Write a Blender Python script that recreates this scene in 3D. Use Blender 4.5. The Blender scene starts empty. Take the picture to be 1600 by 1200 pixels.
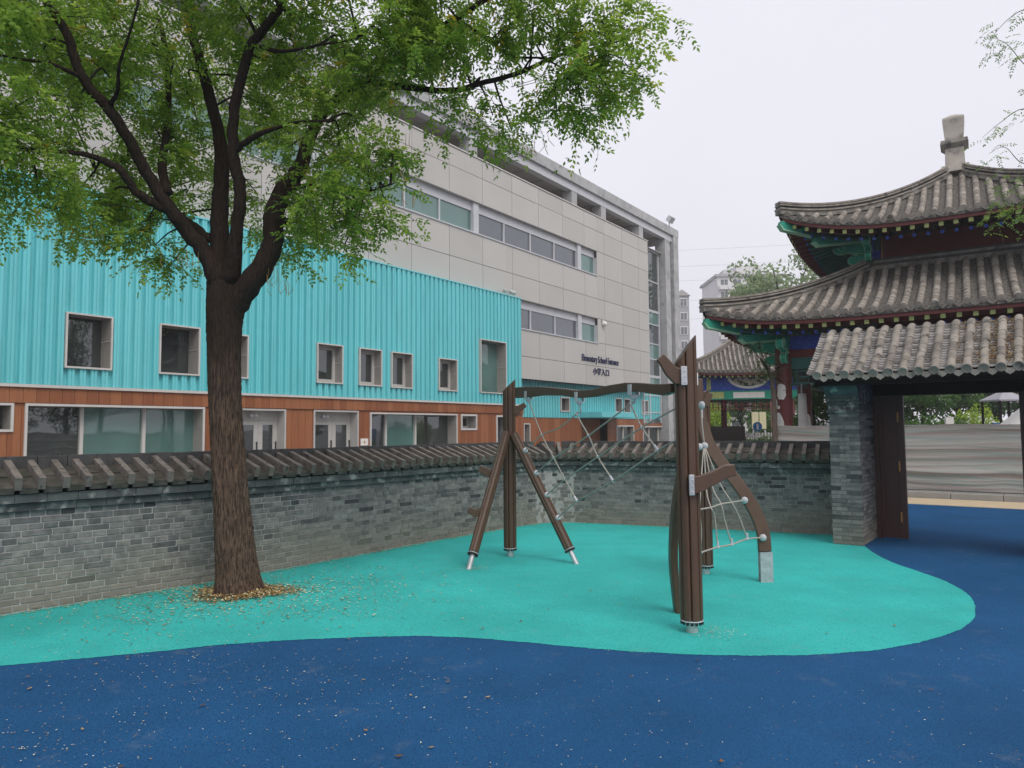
import bpy, bmesh, math, random
import numpy as np
from mathutils import Vector, Matrix
R = math.radians
scene = bpy.context.scene
col = scene.collection
# ------------------------------------------------------------------ camera
FPX, EYE = 1120.0, 1.65
PITCH, ROLL = math.atan(70.5 / FPX), 0.008
fw = Vector((0, math.cos(PITCH), math.sin(PITCH)))
r0 = Vector((1, 0, 0)); u0 = r0.cross(fw)
CR = r0 * math.cos(ROLL) - u0 * math.sin(ROLL)
CU = r0 * math.sin(ROLL) + u0 * math.cos(ROLL)
CC = Vector((0, 0, EYE))
cam_d = bpy.data.cameras.new('camera'); cam = bpy.data.objects.new('camera', cam_d); col.objects.link(cam)
cam_d.sensor_fit = 'HORIZONTAL'; cam_d.sensor_width = 36.0; cam_d.lens = FPX / 1600 * 36
cam_d.clip_start = 0.05; cam_d.clip_end = 3000
m = Matrix((CR, CU, -fw)).transposed().to_4x4(); m.translation = CC
cam.matrix_world = m
scene.camera = cam
# ------------------------------------------------------------------ overcast sky and soft sun
SUN_EL, SUN_AZ = R(50), R(150)      # azimuth clockwise from +Y: behind the camera, to its right
w = bpy.data.worlds.new('World'); scene.world = w; w.use_nodes = True
nt = w.node_tree; nt.nodes.clear()
sky = nt.nodes.new('ShaderNodeTexSky'); sky.sky_type = 'NISHITA'; sky.sun_disc = False
sky.sun_elevation = SUN_EL; sky.sun_rotation = SUN_AZ; sky.dust_density = 6; sky.air_density = 1.5
scl = nt.nodes.new('ShaderNodeVectorMath'); scl.operation = 'SCALE'; scl.inputs['Scale'].default_value = 0.09
nt.links.new(sky.outputs[0], scl.inputs[0])
tc = nt.nodes.new('ShaderNodeTexCoord')
nz = nt.nodes.new('ShaderNodeTexNoise'); nz.inputs['Scale'].default_value = 1.6; nz.inputs['Detail'].default_value = 4
nt.links.new(tc.outputs['Generated'], nz.inputs['Vector'])
cr = nt.nodes.new('ShaderNodeValToRGB')
cr.color_ramp.elements[0].position = .3; cr.color_ramp.elements[0].color = (.735, .725, .795, 1)
cr.color_ramp.elements[1].position = .7; cr.color_ramp.elements[1].color = (.785, .78, .85, 1)
nt.links.new(nz.outputs[0], cr.inputs[0])
mx = nt.nodes.new('ShaderNodeMix'); mx.data_type = 'RGBA'; mx.inputs[0].default_value = 0.93
nt.links.new(scl.outputs[0], mx.inputs[6]); nt.links.new(cr.outputs[0], mx.inputs[7])
bg = nt.nodes.new('ShaderNodeBackground'); bg.inputs[1].default_value = 1.0
out = nt.nodes.new('ShaderNodeOutputWorld')
nt.links.new(mx.outputs[2], bg.inputs[0]); nt.links.new(bg.outputs[0], out.inputs[0])
sd = bpy.data.lights.new('sun', 'SUN'); sd.energy = 1.5; sd.angle = R(34); sd.color = (1, .97, .93)
so = bpy.data.objects.new('sun', sd); col.objects.link(so)
sv = Vector((math.sin(SUN_AZ) * math.cos(SUN_EL), math.cos(SUN_AZ) * math.cos(SUN_EL), math.sin(SUN_EL)))
so.rotation_euler = sv.to_track_quat('Z', 'Y').to_euler(); so.location = sv * 60
vs = scene.view_settings; vs.view_transform = 'Standard'; vs.look = 'None'; vs.exposure = .30; vs.gamma = 1
vs.use_curve_mapping = False
# ------------------------------------------------------------------ helpers
V = Vector
Z = V((0, 0, 1))
def at(u, v, Y):                      # a point of the place at depth Y, read off the photograph
    d = CR * ((u - 800) / FPX) + CU * ((600 - v) / FPX) + fw
    return CC + d * (Y / d.y)
def mat(name, c, rough=.8, var=.12, scale=6.0, bump=0.0, bscale=40.0, metal=0.0, stretch=None, spec=.5, c2=None, c2pos=(.45, .65), c2scale=None):
    m = bpy.data.materials.new(name); m.use_nodes = True; t = m.node_tree; b = t.nodes['Principled BSDF']
    b.inputs['Roughness'].default_value = rough; b.inputs['Metallic'].default_value = metal
    b.inputs['Specular IOR Level'].default_value = spec if rough < .7 else min(spec, .12)
    g = t.nodes.new('ShaderNodeNewGeometry'); vec = g.outputs['Position']
    if stretch:
        mp = t.nodes.new('ShaderNodeMapping'); mp.inputs['Scale'].default_value = stretch
        t.links.new(vec, mp.inputs['Vector']); vec = mp.outputs[0]
    n = t.nodes.new('ShaderNodeTexNoise'); n.inputs['Scale'].default_value = scale; n.inputs['Detail'].default_value = 6
    t.links.new(vec, n.inputs['Vector'])
    cr = t.nodes.new('ShaderNodeValToRGB'); e = cr.color_ramp.elements
    e[0].position = .3; e[1].position = .7
    e[0].color = (*[x * (1 - var) for x in c], 1); e[1].color = (*[min(1, x * (1 + var)) for x in c], 1)
    t.links.new(n.outputs[0], cr.inputs[0]); outc = cr.outputs[0]
    if c2:
        n2 = t.nodes.new('ShaderNodeTexNoise'); n2.inputs['Scale'].default_value = c2scale or scale * 1.7; n2.inputs['Detail'].default_value = 5
        t.links.new(vec, n2.inputs['Vector'])
        mr = t.nodes.new('ShaderNodeMapRange'); mr.inputs[1].default_value = c2pos[0]; mr.inputs[2].default_value = c2pos[1]
        t.links.new(n2.outputs[0], mr.inputs[0])
        mx = t.nodes.new('ShaderNodeMix'); mx.data_type = 'RGBA'
        t.links.new(mr.outputs[0], mx.inputs[0]); t.links.new(outc, mx.inputs[6]); mx.inputs[7].default_value = (*c2, 1)
        outc = mx.outputs[2]
    t.links.new(outc, b.inputs['Base Color'])
    if bump:
        n3 = t.nodes.new('ShaderNodeTexNoise'); n3.inputs['Scale'].default_value = bscale; n3.inputs['Detail'].default_value = 5
        t.links.new(vec, n3.inputs['Vector'])
        bp = t.nodes.new('ShaderNodeBump'); bp.inputs['Strength'].default_value = bump; bp.inputs['Distance'].default_value = .02
        t.links.new(n3.outputs[0], bp.inputs['Height']); t.links.new(bp.outputs[0], b.inputs['Normal'])
    return m
class MB:
    def __init__(s): s.v = []; s.f = []; s.mi = []
    def add(s, vs, fs, mi=0):
        o = len(s.v); s.v.extend([tuple(x) for x in vs]); s.f.extend([tuple(i + o for i in f) for f in fs]); s.mi.extend([mi] * len(fs)); return s
    def fbox(s, fr, a, b, c, mi=0, shear=None):
        O, A, B, Cz = fr
        p = [O + A * x + B * y + Cz * z for z in c for y in b for x in a]
        return s.add(p, [(0, 2, 3, 1), (4, 5, 7, 6), (0, 1, 5, 4), (2, 6, 7, 3), (0, 4, 6, 2), (1, 3, 7, 5)], mi)
    def hexa(s, bot, top, mi=0):       # bot, top: loops of equal length
        n = len(bot); fs = [tuple(range(n))[::-1], tuple(range(n, 2 * n))]
        fs += [(i, (i + 1) % n, n + (i + 1) % n, n + i) for i in range(n)]
        return s.add(list(bot) + list(top), fs, mi)
    def prism(s, fr, poly, c0, c1, mi=0):   # poly in (A,Cz) plane, extruded along B
        O, A, B, Cz = fr
        return s.hexa([O + A * x + Cz * z + B * c0 for x, z in poly], [O + A * x + Cz * z + B * c1 for x, z in poly], mi)
    def tube(s, pts, rad, n=8, mi=0, caps=True, jit=0, rnd=None, up=None, prof=None):
        pts = [V(p) for p in pts]; k = len(pts)
        if not hasattr(rad, '__len__'): rad = [rad] * k
        tang = [(pts[min(i + 1, k - 1)] - pts[max(i - 1, 0)]).normalized() for i in range(k)]
        ref = V(up) if up is not None else (Z if abs(tang[0].z) < .9 else V((1, 0, 0)))
        a = (ref - tang[0] * ref.dot(tang[0])).normalized(); vs = []
        for i in range(k):
            a = (a - tang[i] * a.dot(tang[i])).normalized(); b = tang[i].cross(a)
            if prof:
                for x, y in prof: vs.append(pts[i] + (b * x + a * y) * rad[i])
            else:
                for j in range(n):
                    th = 2 * math.pi * j / n; rr = rad[i] * (1 + (rnd.uniform(-jit, jit) if jit else 0))
                    vs.append(pts[i] + (b * math.cos(th) + a * math.sin(th)) * rr)
        n = len(prof) if prof else n
        fs = [(i * n + j, i * n + (j + 1) % n, (i + 1) * n + (j + 1) % n, (i + 1) * n + j) for i in range(k - 1) for j in range(n)]
        if caps: fs += [tuple(range(n))[::-1], tuple(range((k - 1) * n, k * n))]
        return s.add(vs, fs, mi)
    def lathe(s, O, prof, n=16, mi=0, axis=None, rot=0):
        ax = V(axis).normalized() if axis is not None else Z
        ref = Z if abs(ax.z) < .9 else V((1, 0, 0))
        a = (ref - ax * ref.dot(ax)).normalized(); b = ax.cross(a); vs = []
        for r, h in prof:
            for j in range(n):
                th = rot + 2 * math.pi * j / n; vs.append(O + ax * h + (a * math.cos(th) + b * math.sin(th)) * r)
        k = len(prof)
        fs = [(i * n + j, i * n + (j + 1) % n, (i + 1) * n + (j + 1) % n, (i + 1) * n + j) for i in range(k - 1) for j in range(n)]
        fs += [tuple(range(n))[::-1], tuple(range((k - 1) * n, k * n))]
        return s.add(vs, fs, mi)
    def mesh(s, name, mats, org=V((0, 0, 0)), smooth=False):
        me = bpy.data.meshes.new(name)
        me.from_pydata([(x - org[0], y - org[1], z - org[2]) for x, y, z in s.v], [], s.f)
        for mm in (mats if isinstance(mats, (list, tuple)) else [mats]): me.materials.append(mm)
        if len(set(s.mi)) > 1: me.polygons.foreach_set('material_index', s.mi)
        bm = bmesh.new(); bm.from_mesh(me); bmesh.ops.recalc_face_normals(bm, faces=bm.faces); bm.to_mesh(me); bm.free()
        if smooth:
            me.polygons.foreach_set('use_smooth', [True] * len(me.polygons))
            if smooth != 'all': me.set_sharp_from_angle(angle=R(40))
        me.update(); return me
    def build(s, name, mats, parent=None, smooth=False, kind=None, label=None):
        org = V(parent['_org']) if parent is not None else V((0, 0, 0))
        o = bpy.data.objects.new(name, s.mesh(name, mats, org, smooth)); col.objects.link(o)
        if parent is not None: o.parent = parent; o['_org'] = tuple(org)
        if kind: o['kind'] = kind
        if label: o['label'] = label
        return o
def thing(name, label, cat, loc, group=None):
    o = bpy.data.objects.new(name, None); col.objects.link(o); o.empty_display_size = .3
    o.location = V(loc); o['label'] = label; o['category'] = cat; o['_org'] = tuple(V(loc))
    if group: o['group'] = group
    return o
def tag(o, label, cat, group=None):
    o['label'] = label; o['category'] = cat
    if group: o['group'] = group
    return o
def single(mb, name, mats, loc, label, cat, smooth=False, group=None):     # a thing that is one mesh, origin at its base
    loc = V(loc); o = bpy.data.objects.new(name, mb.mesh(name, mats, loc, smooth)); col.objects.link(o)
    o.location = loc; o['_org'] = tuple(loc); return tag(o, label, cat, group)
def place(me, name, parent, loc, axes):       # a piece with shared mesh data: axes = its local x, y, z in the world
    o = bpy.data.objects.new(name, me); col.objects.link(o); o.parent = parent
    mm = Matrix(axes).transposed().to_4x4(); mm.translation = V(loc) - V(parent['_org'])
    o.matrix_basis = mm; return o
def bevbox(name, sx, sy, sz, bev, mats):      # centred box with chamfered edges
    bm = bmesh.new(); bmesh.ops.create_cube(bm, size=1)
    for v in bm.verts: v.co = V((v.co.x * sx, v.co.y * sy, v.co.z * sz))
    if bev: bmesh.ops.bevel(bm, geom=bm.edges[:], offset=bev, segments=1, affect='EDGES')
    me = bpy.data.meshes.new(name); bm.to_mesh(me); bm.free(); me.materials.append(mats); return me
def catmull(P, n=8):
    P = [V(p) for p in P]; Q = [P[0] * 2 - P[1]] + P + [P[-1] * 2 - P[-2]]; o = []
    for i in range(1, len(Q) - 2):
        for k in range(n):
            t = k / n; a, b, c, d = Q[i - 1:i + 3]
            o.append(.5 * ((2 * b) + (c - a) * t + (2 * a - 5 * b + 4 * c - d) * t * t + (3 * b - a - 3 * c + d) * t ** 3))
    return o + [P[-1]]
def cut(a0, a1, z0, z1, holes):       # rectangle minus rectangles
    xs = sorted({a0, a1, *[x for h in holes for x in h[:2] if a0 < x < a1]}); o = []
    for x0, x1 in zip(xs, xs[1:]):
        xm = (x0 + x1) / 2; zs = [(max(h[2], z0), min(h[3], z1)) for h in holes if h[0] < xm < h[1] and h[3] > z0 and h[2] < z1]
        z = z0
        for b, t in sorted(zs):
            if b > z + 1e-4: o.append((x0, x1, z, b))
            z = max(z, t)
        if z1 > z + 1e-4: o.append((x0, x1, z, z1))
    return o
# ------------------------------------------------------------------ materials
M = {}
def glassmat(name, c, rough=.02, ior=2.05):
    m = mat(name, c, .5, .15, .8, spec=.3); t = m.node_tree; b = t.nodes['Principled BSDF']
    g = t.nodes.new('ShaderNodeBsdfGlossy'); g.inputs['Roughness'].default_value = rough; g.inputs['Color'].default_value = (.92, .96, .95, 1)
    n = t.nodes.new('ShaderNodeTexNoise'); n.inputs['Scale'].default_value = .55; n.inputs['Detail'].default_value = 1
    ge = t.nodes.new('ShaderNodeNewGeometry'); t.links.new(ge.outputs['Position'], n.inputs['Vector'])
    bp = t.nodes.new('ShaderNodeBump'); bp.inputs['Strength'].default_value = .06; bp.inputs['Distance'].default_value = .2; t.links.new(n.outputs[0], bp.inputs['Height']); t.links.new(bp.outputs[0], g.inputs['Normal'])
    fr = t.nodes.new('ShaderNodeFresnel'); fr.inputs['IOR'].default_value = ior; mx = t.nodes.new('ShaderNodeMixShader')
    t.links.new(fr.outputs[0], mx.inputs[0]); t.links.new(b.outputs[0], mx.inputs[1]); t.links.new(g.outputs[0], mx.inputs[2])
    t.links.new(mx.outputs[0], t.nodes['Material Output'].inputs['Surface']); return m
def rubber(name, c, dark, light):
    """granulated rubber: fine crumbs of three tones, worn and dusty patches"""
    m = bpy.data.materials.new(name); m.use_nodes = True; t = m.node_tree; b = t.nodes['Principled BSDF']; b.inputs['Roughness'].default_value = .82; b.inputs['Specular IOR Level'].default_value = .12
    g = t.nodes.new('ShaderNodeNewGeometry'); pos = g.outputs['Position']
    def noise(sc, det=2, rough=.5):
        n = t.nodes.new('ShaderNodeTexNoise'); n.inputs['Scale'].default_value = sc; n.inputs['Detail'].default_value = det; n.inputs['Roughness'].default_value = rough; t.links.new(pos, n.inputs['Vector']); return n.outputs[0]
    def mixc(f, a, bcol):
        x = t.nodes.new('ShaderNodeMix'); x.data_type = 'RGBA'; t.links.new(f, x.inputs[0]); t.links.new(a, x.inputs[6]); x.inputs[7].default_value = (*bcol, 1); return x.outputs[2]
    def rng(v, a, z, hi=1):
        r_ = t.nodes.new('ShaderNodeMapRange'); r_.inputs[1].default_value = a; r_.inputs[2].default_value = z; r_.inputs[4].default_value = hi; t.links.new(v, r_.inputs[0]); return r_.outputs[0]
    cr = t.nodes.new('ShaderNodeValToRGB'); e = cr.color_ramp.elements; e[0].position = .34; e[1].position = .66; e[0].color = (*[x * .86 for x in c], 1); e[1].color = (*[x * 1.12 for x in c], 1)
    t.links.new(noise(.9, 7, .62), cr.inputs[0]); o = cr.outputs[0]
    o = mixc(rng(noise(95, 3, .7), .52, .66, .8), o, dark); o = mixc(rng(noise(130, 3, .7), .58, .70, .75), o, light)
    o = mixc(rng(noise(2.6, 8, .7), .58, .78, .22), o, (.30, .30, .27))
    t.links.new(o, b.inputs['Base Color'])
    bp = t.nodes.new('ShaderNodeBump'); bp.inputs['Strength'].default_value = .7; bp.inputs['Distance'].default_value = .006; t.links.new(noise(140, 4, .7), bp.inputs['Height']); t.links.new(bp.outputs[0], b.inputs['Normal']); return m
M['teal'] = rubber('teal_rubber', (.042, .455, .415), (.012, .22, .20), (.17, .62, .56))
M['blue'] = rubber('blue_rubber', (.0140, .084, .208), (.004, .028, .080), (.065, .19, .36))
M['paving'] = mat('grey_paving', (.22, .215, .21), .9, .12, 1.5, .3, 30)
M['cream'] = mat('cream_rubber', (.62, .50, .34), .85, .06, 3, .3, 200)
M['kerb'] = mat('concrete_kerb', (.32, .31, .29), .9, .12, 4, .2, 40)
M['turqs'] = [mat('turquoise_metal_%d' % i, c, .40, .06, 2.0, spec=.5, stretch=(1.5, 1.5, .12), c2=tuple(x * .84 for x in c), c2pos=(.54, .74), c2scale=5) for i, c in enumerate(((.155, .59, .625), (.145, .575, .61), (.165, .605, .635)))]
M['turq'] = M['turqs'][0]
M['turq_trim'] = mat('pale_trim_metal', (.55, .53, .50), .5, .05, 3)
M['wood'] = [mat('wood_panel_%d' % i, c, .55, .12, 3, .05, 30, stretch=(6, 6, .5)) for i, c in enumerate(((.275, .098, .036), (.25, .084, .030), (.30, .112, .043), (.23, .075, .027)))]
M['panel'] = [mat('grey_cladding_%d' % i, c, .5, .03, .6) for i, c in enumerate(((.465, .45, .42), (.485, .468, .438), (.45, .435, .405)))]
M['joint'] = mat('dark_joint', (.06, .058, .055), .8)
M['white_frame'] = mat('white_frame', (.46, .445, .42), .5, .05, 4)
M['taupe'] = mat('reveal_metal', (.30, .285, .26), .5, .06, 3)
M['alu'] = mat('aluminium', (.50, .51, .53), .4, .05, 3)
M['slab'] = mat('roof_concrete', (.42, .42, .42), .8, .14, 1.2, c2=(.28, .28, .28), c2pos=(.5, .75), c2scale=2.2)
M['soffit'] = mat('soffit', (.40, .375, .36), .8, .08, 1.5)
M['glass'] = glassmat('window_glass', (.016, .022, .022))
M['glass_teal'] = glassmat('teal_window_glass', (.075, .17, .15), .03, 1.9)
M['glass_grey'] = glassmat('grey_window_glass', (.05, .055, .07), .03, 2.1)
M['navy'] = mat('navy_letters', (.012, .016, .07), .5)
M['dark'] = mat('dark_interior', (.015, .014, .013), .9)
bricks = [(.165, .166, .158), (.20, .199, .188), (.125, .128, .125), (.22, .214, .198), (.095, .099, .10), (.058, .062, .065)]
def brickmat(name, c):
    m = mat(name, c, .9, .28, 14, .35, 60)
    t = m.node_tree; b = t.nodes['Principled BSDF']; src = b.inputs['Base Color'].links[0].from_socket
    g = t.nodes.new('ShaderNodeNewGeometry'); sp = t.nodes.new('ShaderNodeSeparateXYZ'); t.links.new(g.outputs['Position'], sp.inputs[0])
    n = t.nodes.new('ShaderNodeTexNoise'); n.inputs['Scale'].default_value = 1.4; n.inputs['Detail'].default_value = 6
    t.links.new(g.outputs['Position'], n.inputs['Vector'])
    ad = t.nodes.new('ShaderNodeMath'); ad.operation = 'MULTIPLY_ADD'; ad.inputs[1].default_value = -.9
    t.links.new(n.outputs[0], ad.inputs[0]); t.links.new(sp.outputs['Z'], ad.inputs[2])     # z - .9 noise
    mr = t.nodes.new('ShaderNodeMapRange'); mr.inputs[1].default_value = .02; mr.inputs[2].default_value = -.40; mr.inputs[4].default_value = .62
    t.links.new(ad.outputs[0], mr.inputs[0])
    mx = t.nodes.new('ShaderNodeMix'); mx.data_type = 'RGBA'; t.links.new(mr.outputs[0], mx.inputs[0]); t.links.new(src, mx.inputs[6])
    mx.inputs[7].default_value = (.25, .225, .18, 1)          # splashed dust and lime on the lowest courses
    t.links.new(mx.outputs[2], b.inputs['Base Color']); return m
M['brick'] = [brickmat('grey_brick_%d' % i, c) for i, c in enumerate(bricks)]
M['mortar'] = mat('mortar', (.33, .325, .31), .95, .2, 12, .3, 80)
M['cornice'] = mat('stained_cornice_brick', (.085, .095, .093), .9, .35, 5, .3, 50, c2=(.30, .31, .295), c2pos=(.54, .70), c2scale=9)
M['coping'] = mat('coping_brick', (.092, .084, .073), .95, .3, 7, .4, 50, c2=(.060, .062, .050), c2pos=(.45, .62), c2scale=9)
M['coping_rib'] = mat('coping_rib', (.175, .155, .138), .95, .25, 9, .4, 50, c2=(.08, .077, .066), c2pos=(.55, .7), c2scale=14)
M['coping_dark'] = mat('coping_ridge', (.075, .075, .075), .95, .25, 9, .3, 50)
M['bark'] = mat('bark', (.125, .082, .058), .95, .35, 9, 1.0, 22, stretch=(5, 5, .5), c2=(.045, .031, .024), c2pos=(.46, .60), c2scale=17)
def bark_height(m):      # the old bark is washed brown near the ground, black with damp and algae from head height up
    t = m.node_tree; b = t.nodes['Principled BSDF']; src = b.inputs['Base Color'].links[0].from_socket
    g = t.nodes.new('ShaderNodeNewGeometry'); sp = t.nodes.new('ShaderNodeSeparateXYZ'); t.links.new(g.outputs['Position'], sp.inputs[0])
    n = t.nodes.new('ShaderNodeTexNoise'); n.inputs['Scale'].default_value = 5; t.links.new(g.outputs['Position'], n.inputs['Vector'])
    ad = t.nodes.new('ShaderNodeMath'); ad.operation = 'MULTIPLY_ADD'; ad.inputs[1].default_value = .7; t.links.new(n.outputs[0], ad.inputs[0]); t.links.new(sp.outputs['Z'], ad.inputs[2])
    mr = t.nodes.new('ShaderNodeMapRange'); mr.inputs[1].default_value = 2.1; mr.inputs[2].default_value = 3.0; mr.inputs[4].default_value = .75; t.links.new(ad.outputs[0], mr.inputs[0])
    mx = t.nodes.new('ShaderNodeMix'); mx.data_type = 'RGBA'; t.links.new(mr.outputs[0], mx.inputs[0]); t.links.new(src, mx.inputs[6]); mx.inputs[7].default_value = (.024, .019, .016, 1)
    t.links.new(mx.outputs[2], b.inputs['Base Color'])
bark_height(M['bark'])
M['bark_dark'] = mat('dark_bark', (.034, .027, .023), .95, .35, 14, .8, 30, stretch=(3, 3, .5))
M['plank'] = mat('brown_recycled_plank', (.090, .049, .028), .45, .10, 6, stretch=(4, 4, .6), spec=.5)
M['plank_dark'] = mat('dark_groove', (.028, .016, .011), .6, .1, 6)
M['steel'] = mat('galvanised_steel', (.50, .51, .52), .42, .18, 18, metal=.55)
M['rope'] = mat('grey_rope', (.42, .39, .34), .8, .12, 60, .5, 300)
M['knob'] = mat('grey_plastic', (.46, .48, .49), .4, .05, 10)
M['black'] = mat('black_plastic', (.012, .012, .013), .5)
M['tile'] = [mat('grey_roof_tile_%d' % i, c, .92, .25, 5, .3, 50, c2=(.10, .095, .085), c2pos=(.56, .72), c2scale=6) for i, c in enumerate(((.275, .247, .212), (.325, .293, .253), (.225, .202, .175)))]
M['pan'] = mat('pan_tile', (.17, .16, .15), .95, .25, 9, .4, 50)
M['pan_light'] = mat('pale_pan_tile', (.29, .275, .26), .95, .25, 9, .4, 50)
M['ridge'] = mat('ridge_stone', (.23, .215, .19), .95, .3, 4, .3, 40, c2=(.09, .09, .085), c2pos=(.52, .7), c2scale=5)
M['finial'] = mat('weathered_finial_stone', (.46, .42, .37), .9, .18, 3, .3, 40, c2=(.22, .20, .18), c2pos=(.55, .7), c2scale=3.5)
M['red'] = mat('oxblood_paint', (.115, .018, .015), .6, .12, 3)
M['red_board'] = mat('dark_red_board', (.16, .040, .035), .7, .12, 3)
M['green'] = mat('green_paint', (.010, .27, .175), .6, .15, 5)
M['green_pale'] = mat('pale_green_edge', (.25, .50, .33), .6, .1, 5)
M['yellow_green'] = mat('rafter_end_paint', (.36, .40, .14), .6, .15, 8)
M['bluep'] = mat('blue_paint', (.014, .045, .36), .6, .15, 5, c2=(.05, .16, .42), c2pos=(.55, .6), c2scale=25)
M['gold'] = mat('gold_line_paint', (.42, .27, .08), .6, .1, 8)
M['whitep'] = mat('white_primer', (.72, .70, .66), .8, .05, 6)
M['door'] = mat('oxblood_door', (.050, .016, .011), .5, .15, 4, stretch=(4, 4, .6))
M['beam'] = mat('dark_beam', (.018, .013, .012), .7, .1, 4)
M['brass'] = mat('brass', (.40, .21, .07), .5, .1, 10, metal=.3)
# ------------------------------------------------------------------ ground
def struct(mb, name, mats, smooth=False):
    o = mb.build(name, mats, None, smooth); o['kind'] = 'structure'; return o
def polysheet(name, pts, z, m):
    bm = bmesh.new(); vs = [bm.verts.new((p[0], p[1], z)) for p in pts]; bm.faces.new(vs)
    bmesh.ops.triangulate(bm, faces=bm.faces[:]); me = bpy.data.meshes.new(name)
    for f_ in bm.faces:
        if f_.normal.z < 0: f_.normal_flip()
    bm.to_mesh(me); bm.free(); me.materials.append(m)
    o = bpy.data.objects.new(name, me); col.objects.link(o); o['kind'] = 'structure'; return o
polysheet('ground', [(-1500, -1500), (1500, -1500), (1500, 1500), (-1500, 1500)], -.016, M['paving'])
WALL_CTRL = [(-8.2, 2.9), (-6.45, 4.75), (-4.67, 6.63), (-3.33, 8.05), (-2.10, 9.62), (-1.2, 10.82), (-.15, 12.08), (.28, 12.55), (.60, 12.80), (.98, 12.83), (1.45, 12.66), (2.73, 12.12), (4.0, 11.53), (5.05, 11.03)]
WPATH = catmull([(x, y, 0) for x, y in WALL_CTRL], 12)
acc = [0]
for a, b in zip(WPATH, WPATH[1:]): acc.append(acc[-1] + (b - a).length)
WLEN = acc[-1]
def wpos(s):
    s = min(max(s, 0), WLEN - 1e-5); i = int(np.searchsorted(acc, s, side='right')) - 1
    i = min(i, len(WPATH) - 2); d = (WPATH[i + 1] - WPATH[i]); L = d.length
    p = WPATH[i] + d * ((s - acc[i]) / L); j = min(i + 1, len(WPATH) - 2); k = max(i - 1, 0)
    t = (WPATH[j + 1] - WPATH[k]).normalized(); return p, t, V((t.y, -t.x, 0))     # point, along, towards the playground
# gate axes
GA = R(37); GE = V((math.cos(GA), -math.sin(GA), 0)); GG = V((math.sin(GA), math.cos(GA), 0)); GO = V((4.53, 10.28, 0))
def gp(e, g, z=0): return GO + GE * e + GG * g + Z * z
# blue rubber: the yard, and through the gate as far as the cream strip
yard = [WPATH[i] - V((WPATH[min(i + 1, len(WPATH) - 1)] - WPATH[max(i - 1, 0)]).normalized().yxz) * V((1, -1, 0)) * .15 for i in range(0, len(WPATH), 3)]
S0 = V((8.48, 15.37, 0))                     # near edge of the strip
blue = yard + [gp(.05, 1.0), gp(-1.0, 1.6)] + [S0 - GE * 5.2, S0 + GE * 12, V((20, 2, 0)), V((20, -12, 0)), V((-14, -12, 0)), V((-14, -1, 0))]
polysheet('blue_rubber_ground', blue, -.008, M['blue'])
tealc = [(-8.5, 3.2), (-5.6, 4.62), (-4.6, 4.98), (-3.67, 5.23), (-2.89, 5.47), (-2.04, 5.75), (-1.05, 5.88), (-.53, 5.86), (-.02, 5.73), (.47, 5.56), (.93, 5.43), (1.39, 5.35), (1.84, 5.32), (2.32, 5.35), (2.87, 5.5), (3.44, 5.81), (3.83, 6.14), (4.11, 6.5), (4.44, 7.1), (4.60, 7.72), (4.62, 8.26), (4.61, 8.76), (4.70, 9.42), (4.87, 10.06), (5.0, 10.5)]
te = catmull([(x, y, 0) for x, y in tealc], 40); jr = random.Random(3)
te = [p + V((jr.gauss(0, .0035), jr.gauss(0, .0035) + .006 * math.sin(i * .21) * math.sin(i * .043), 0)) for i, p in enumerate(te)]
wb = [p for p in yard if p.y > 3.4][::-1]
polysheet('teal_rubber_ground', te + [V((5.05, 10.9, 0))] + wb, -.0055, M['teal'])
kf = (S0, GE, GG, Z)
st = MB(); st.fbox(kf, (-5.2, 14), (.0, 1.45), (-.01, .004)); struct(st, 'cream_rubber_path', M['cream'])
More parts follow.
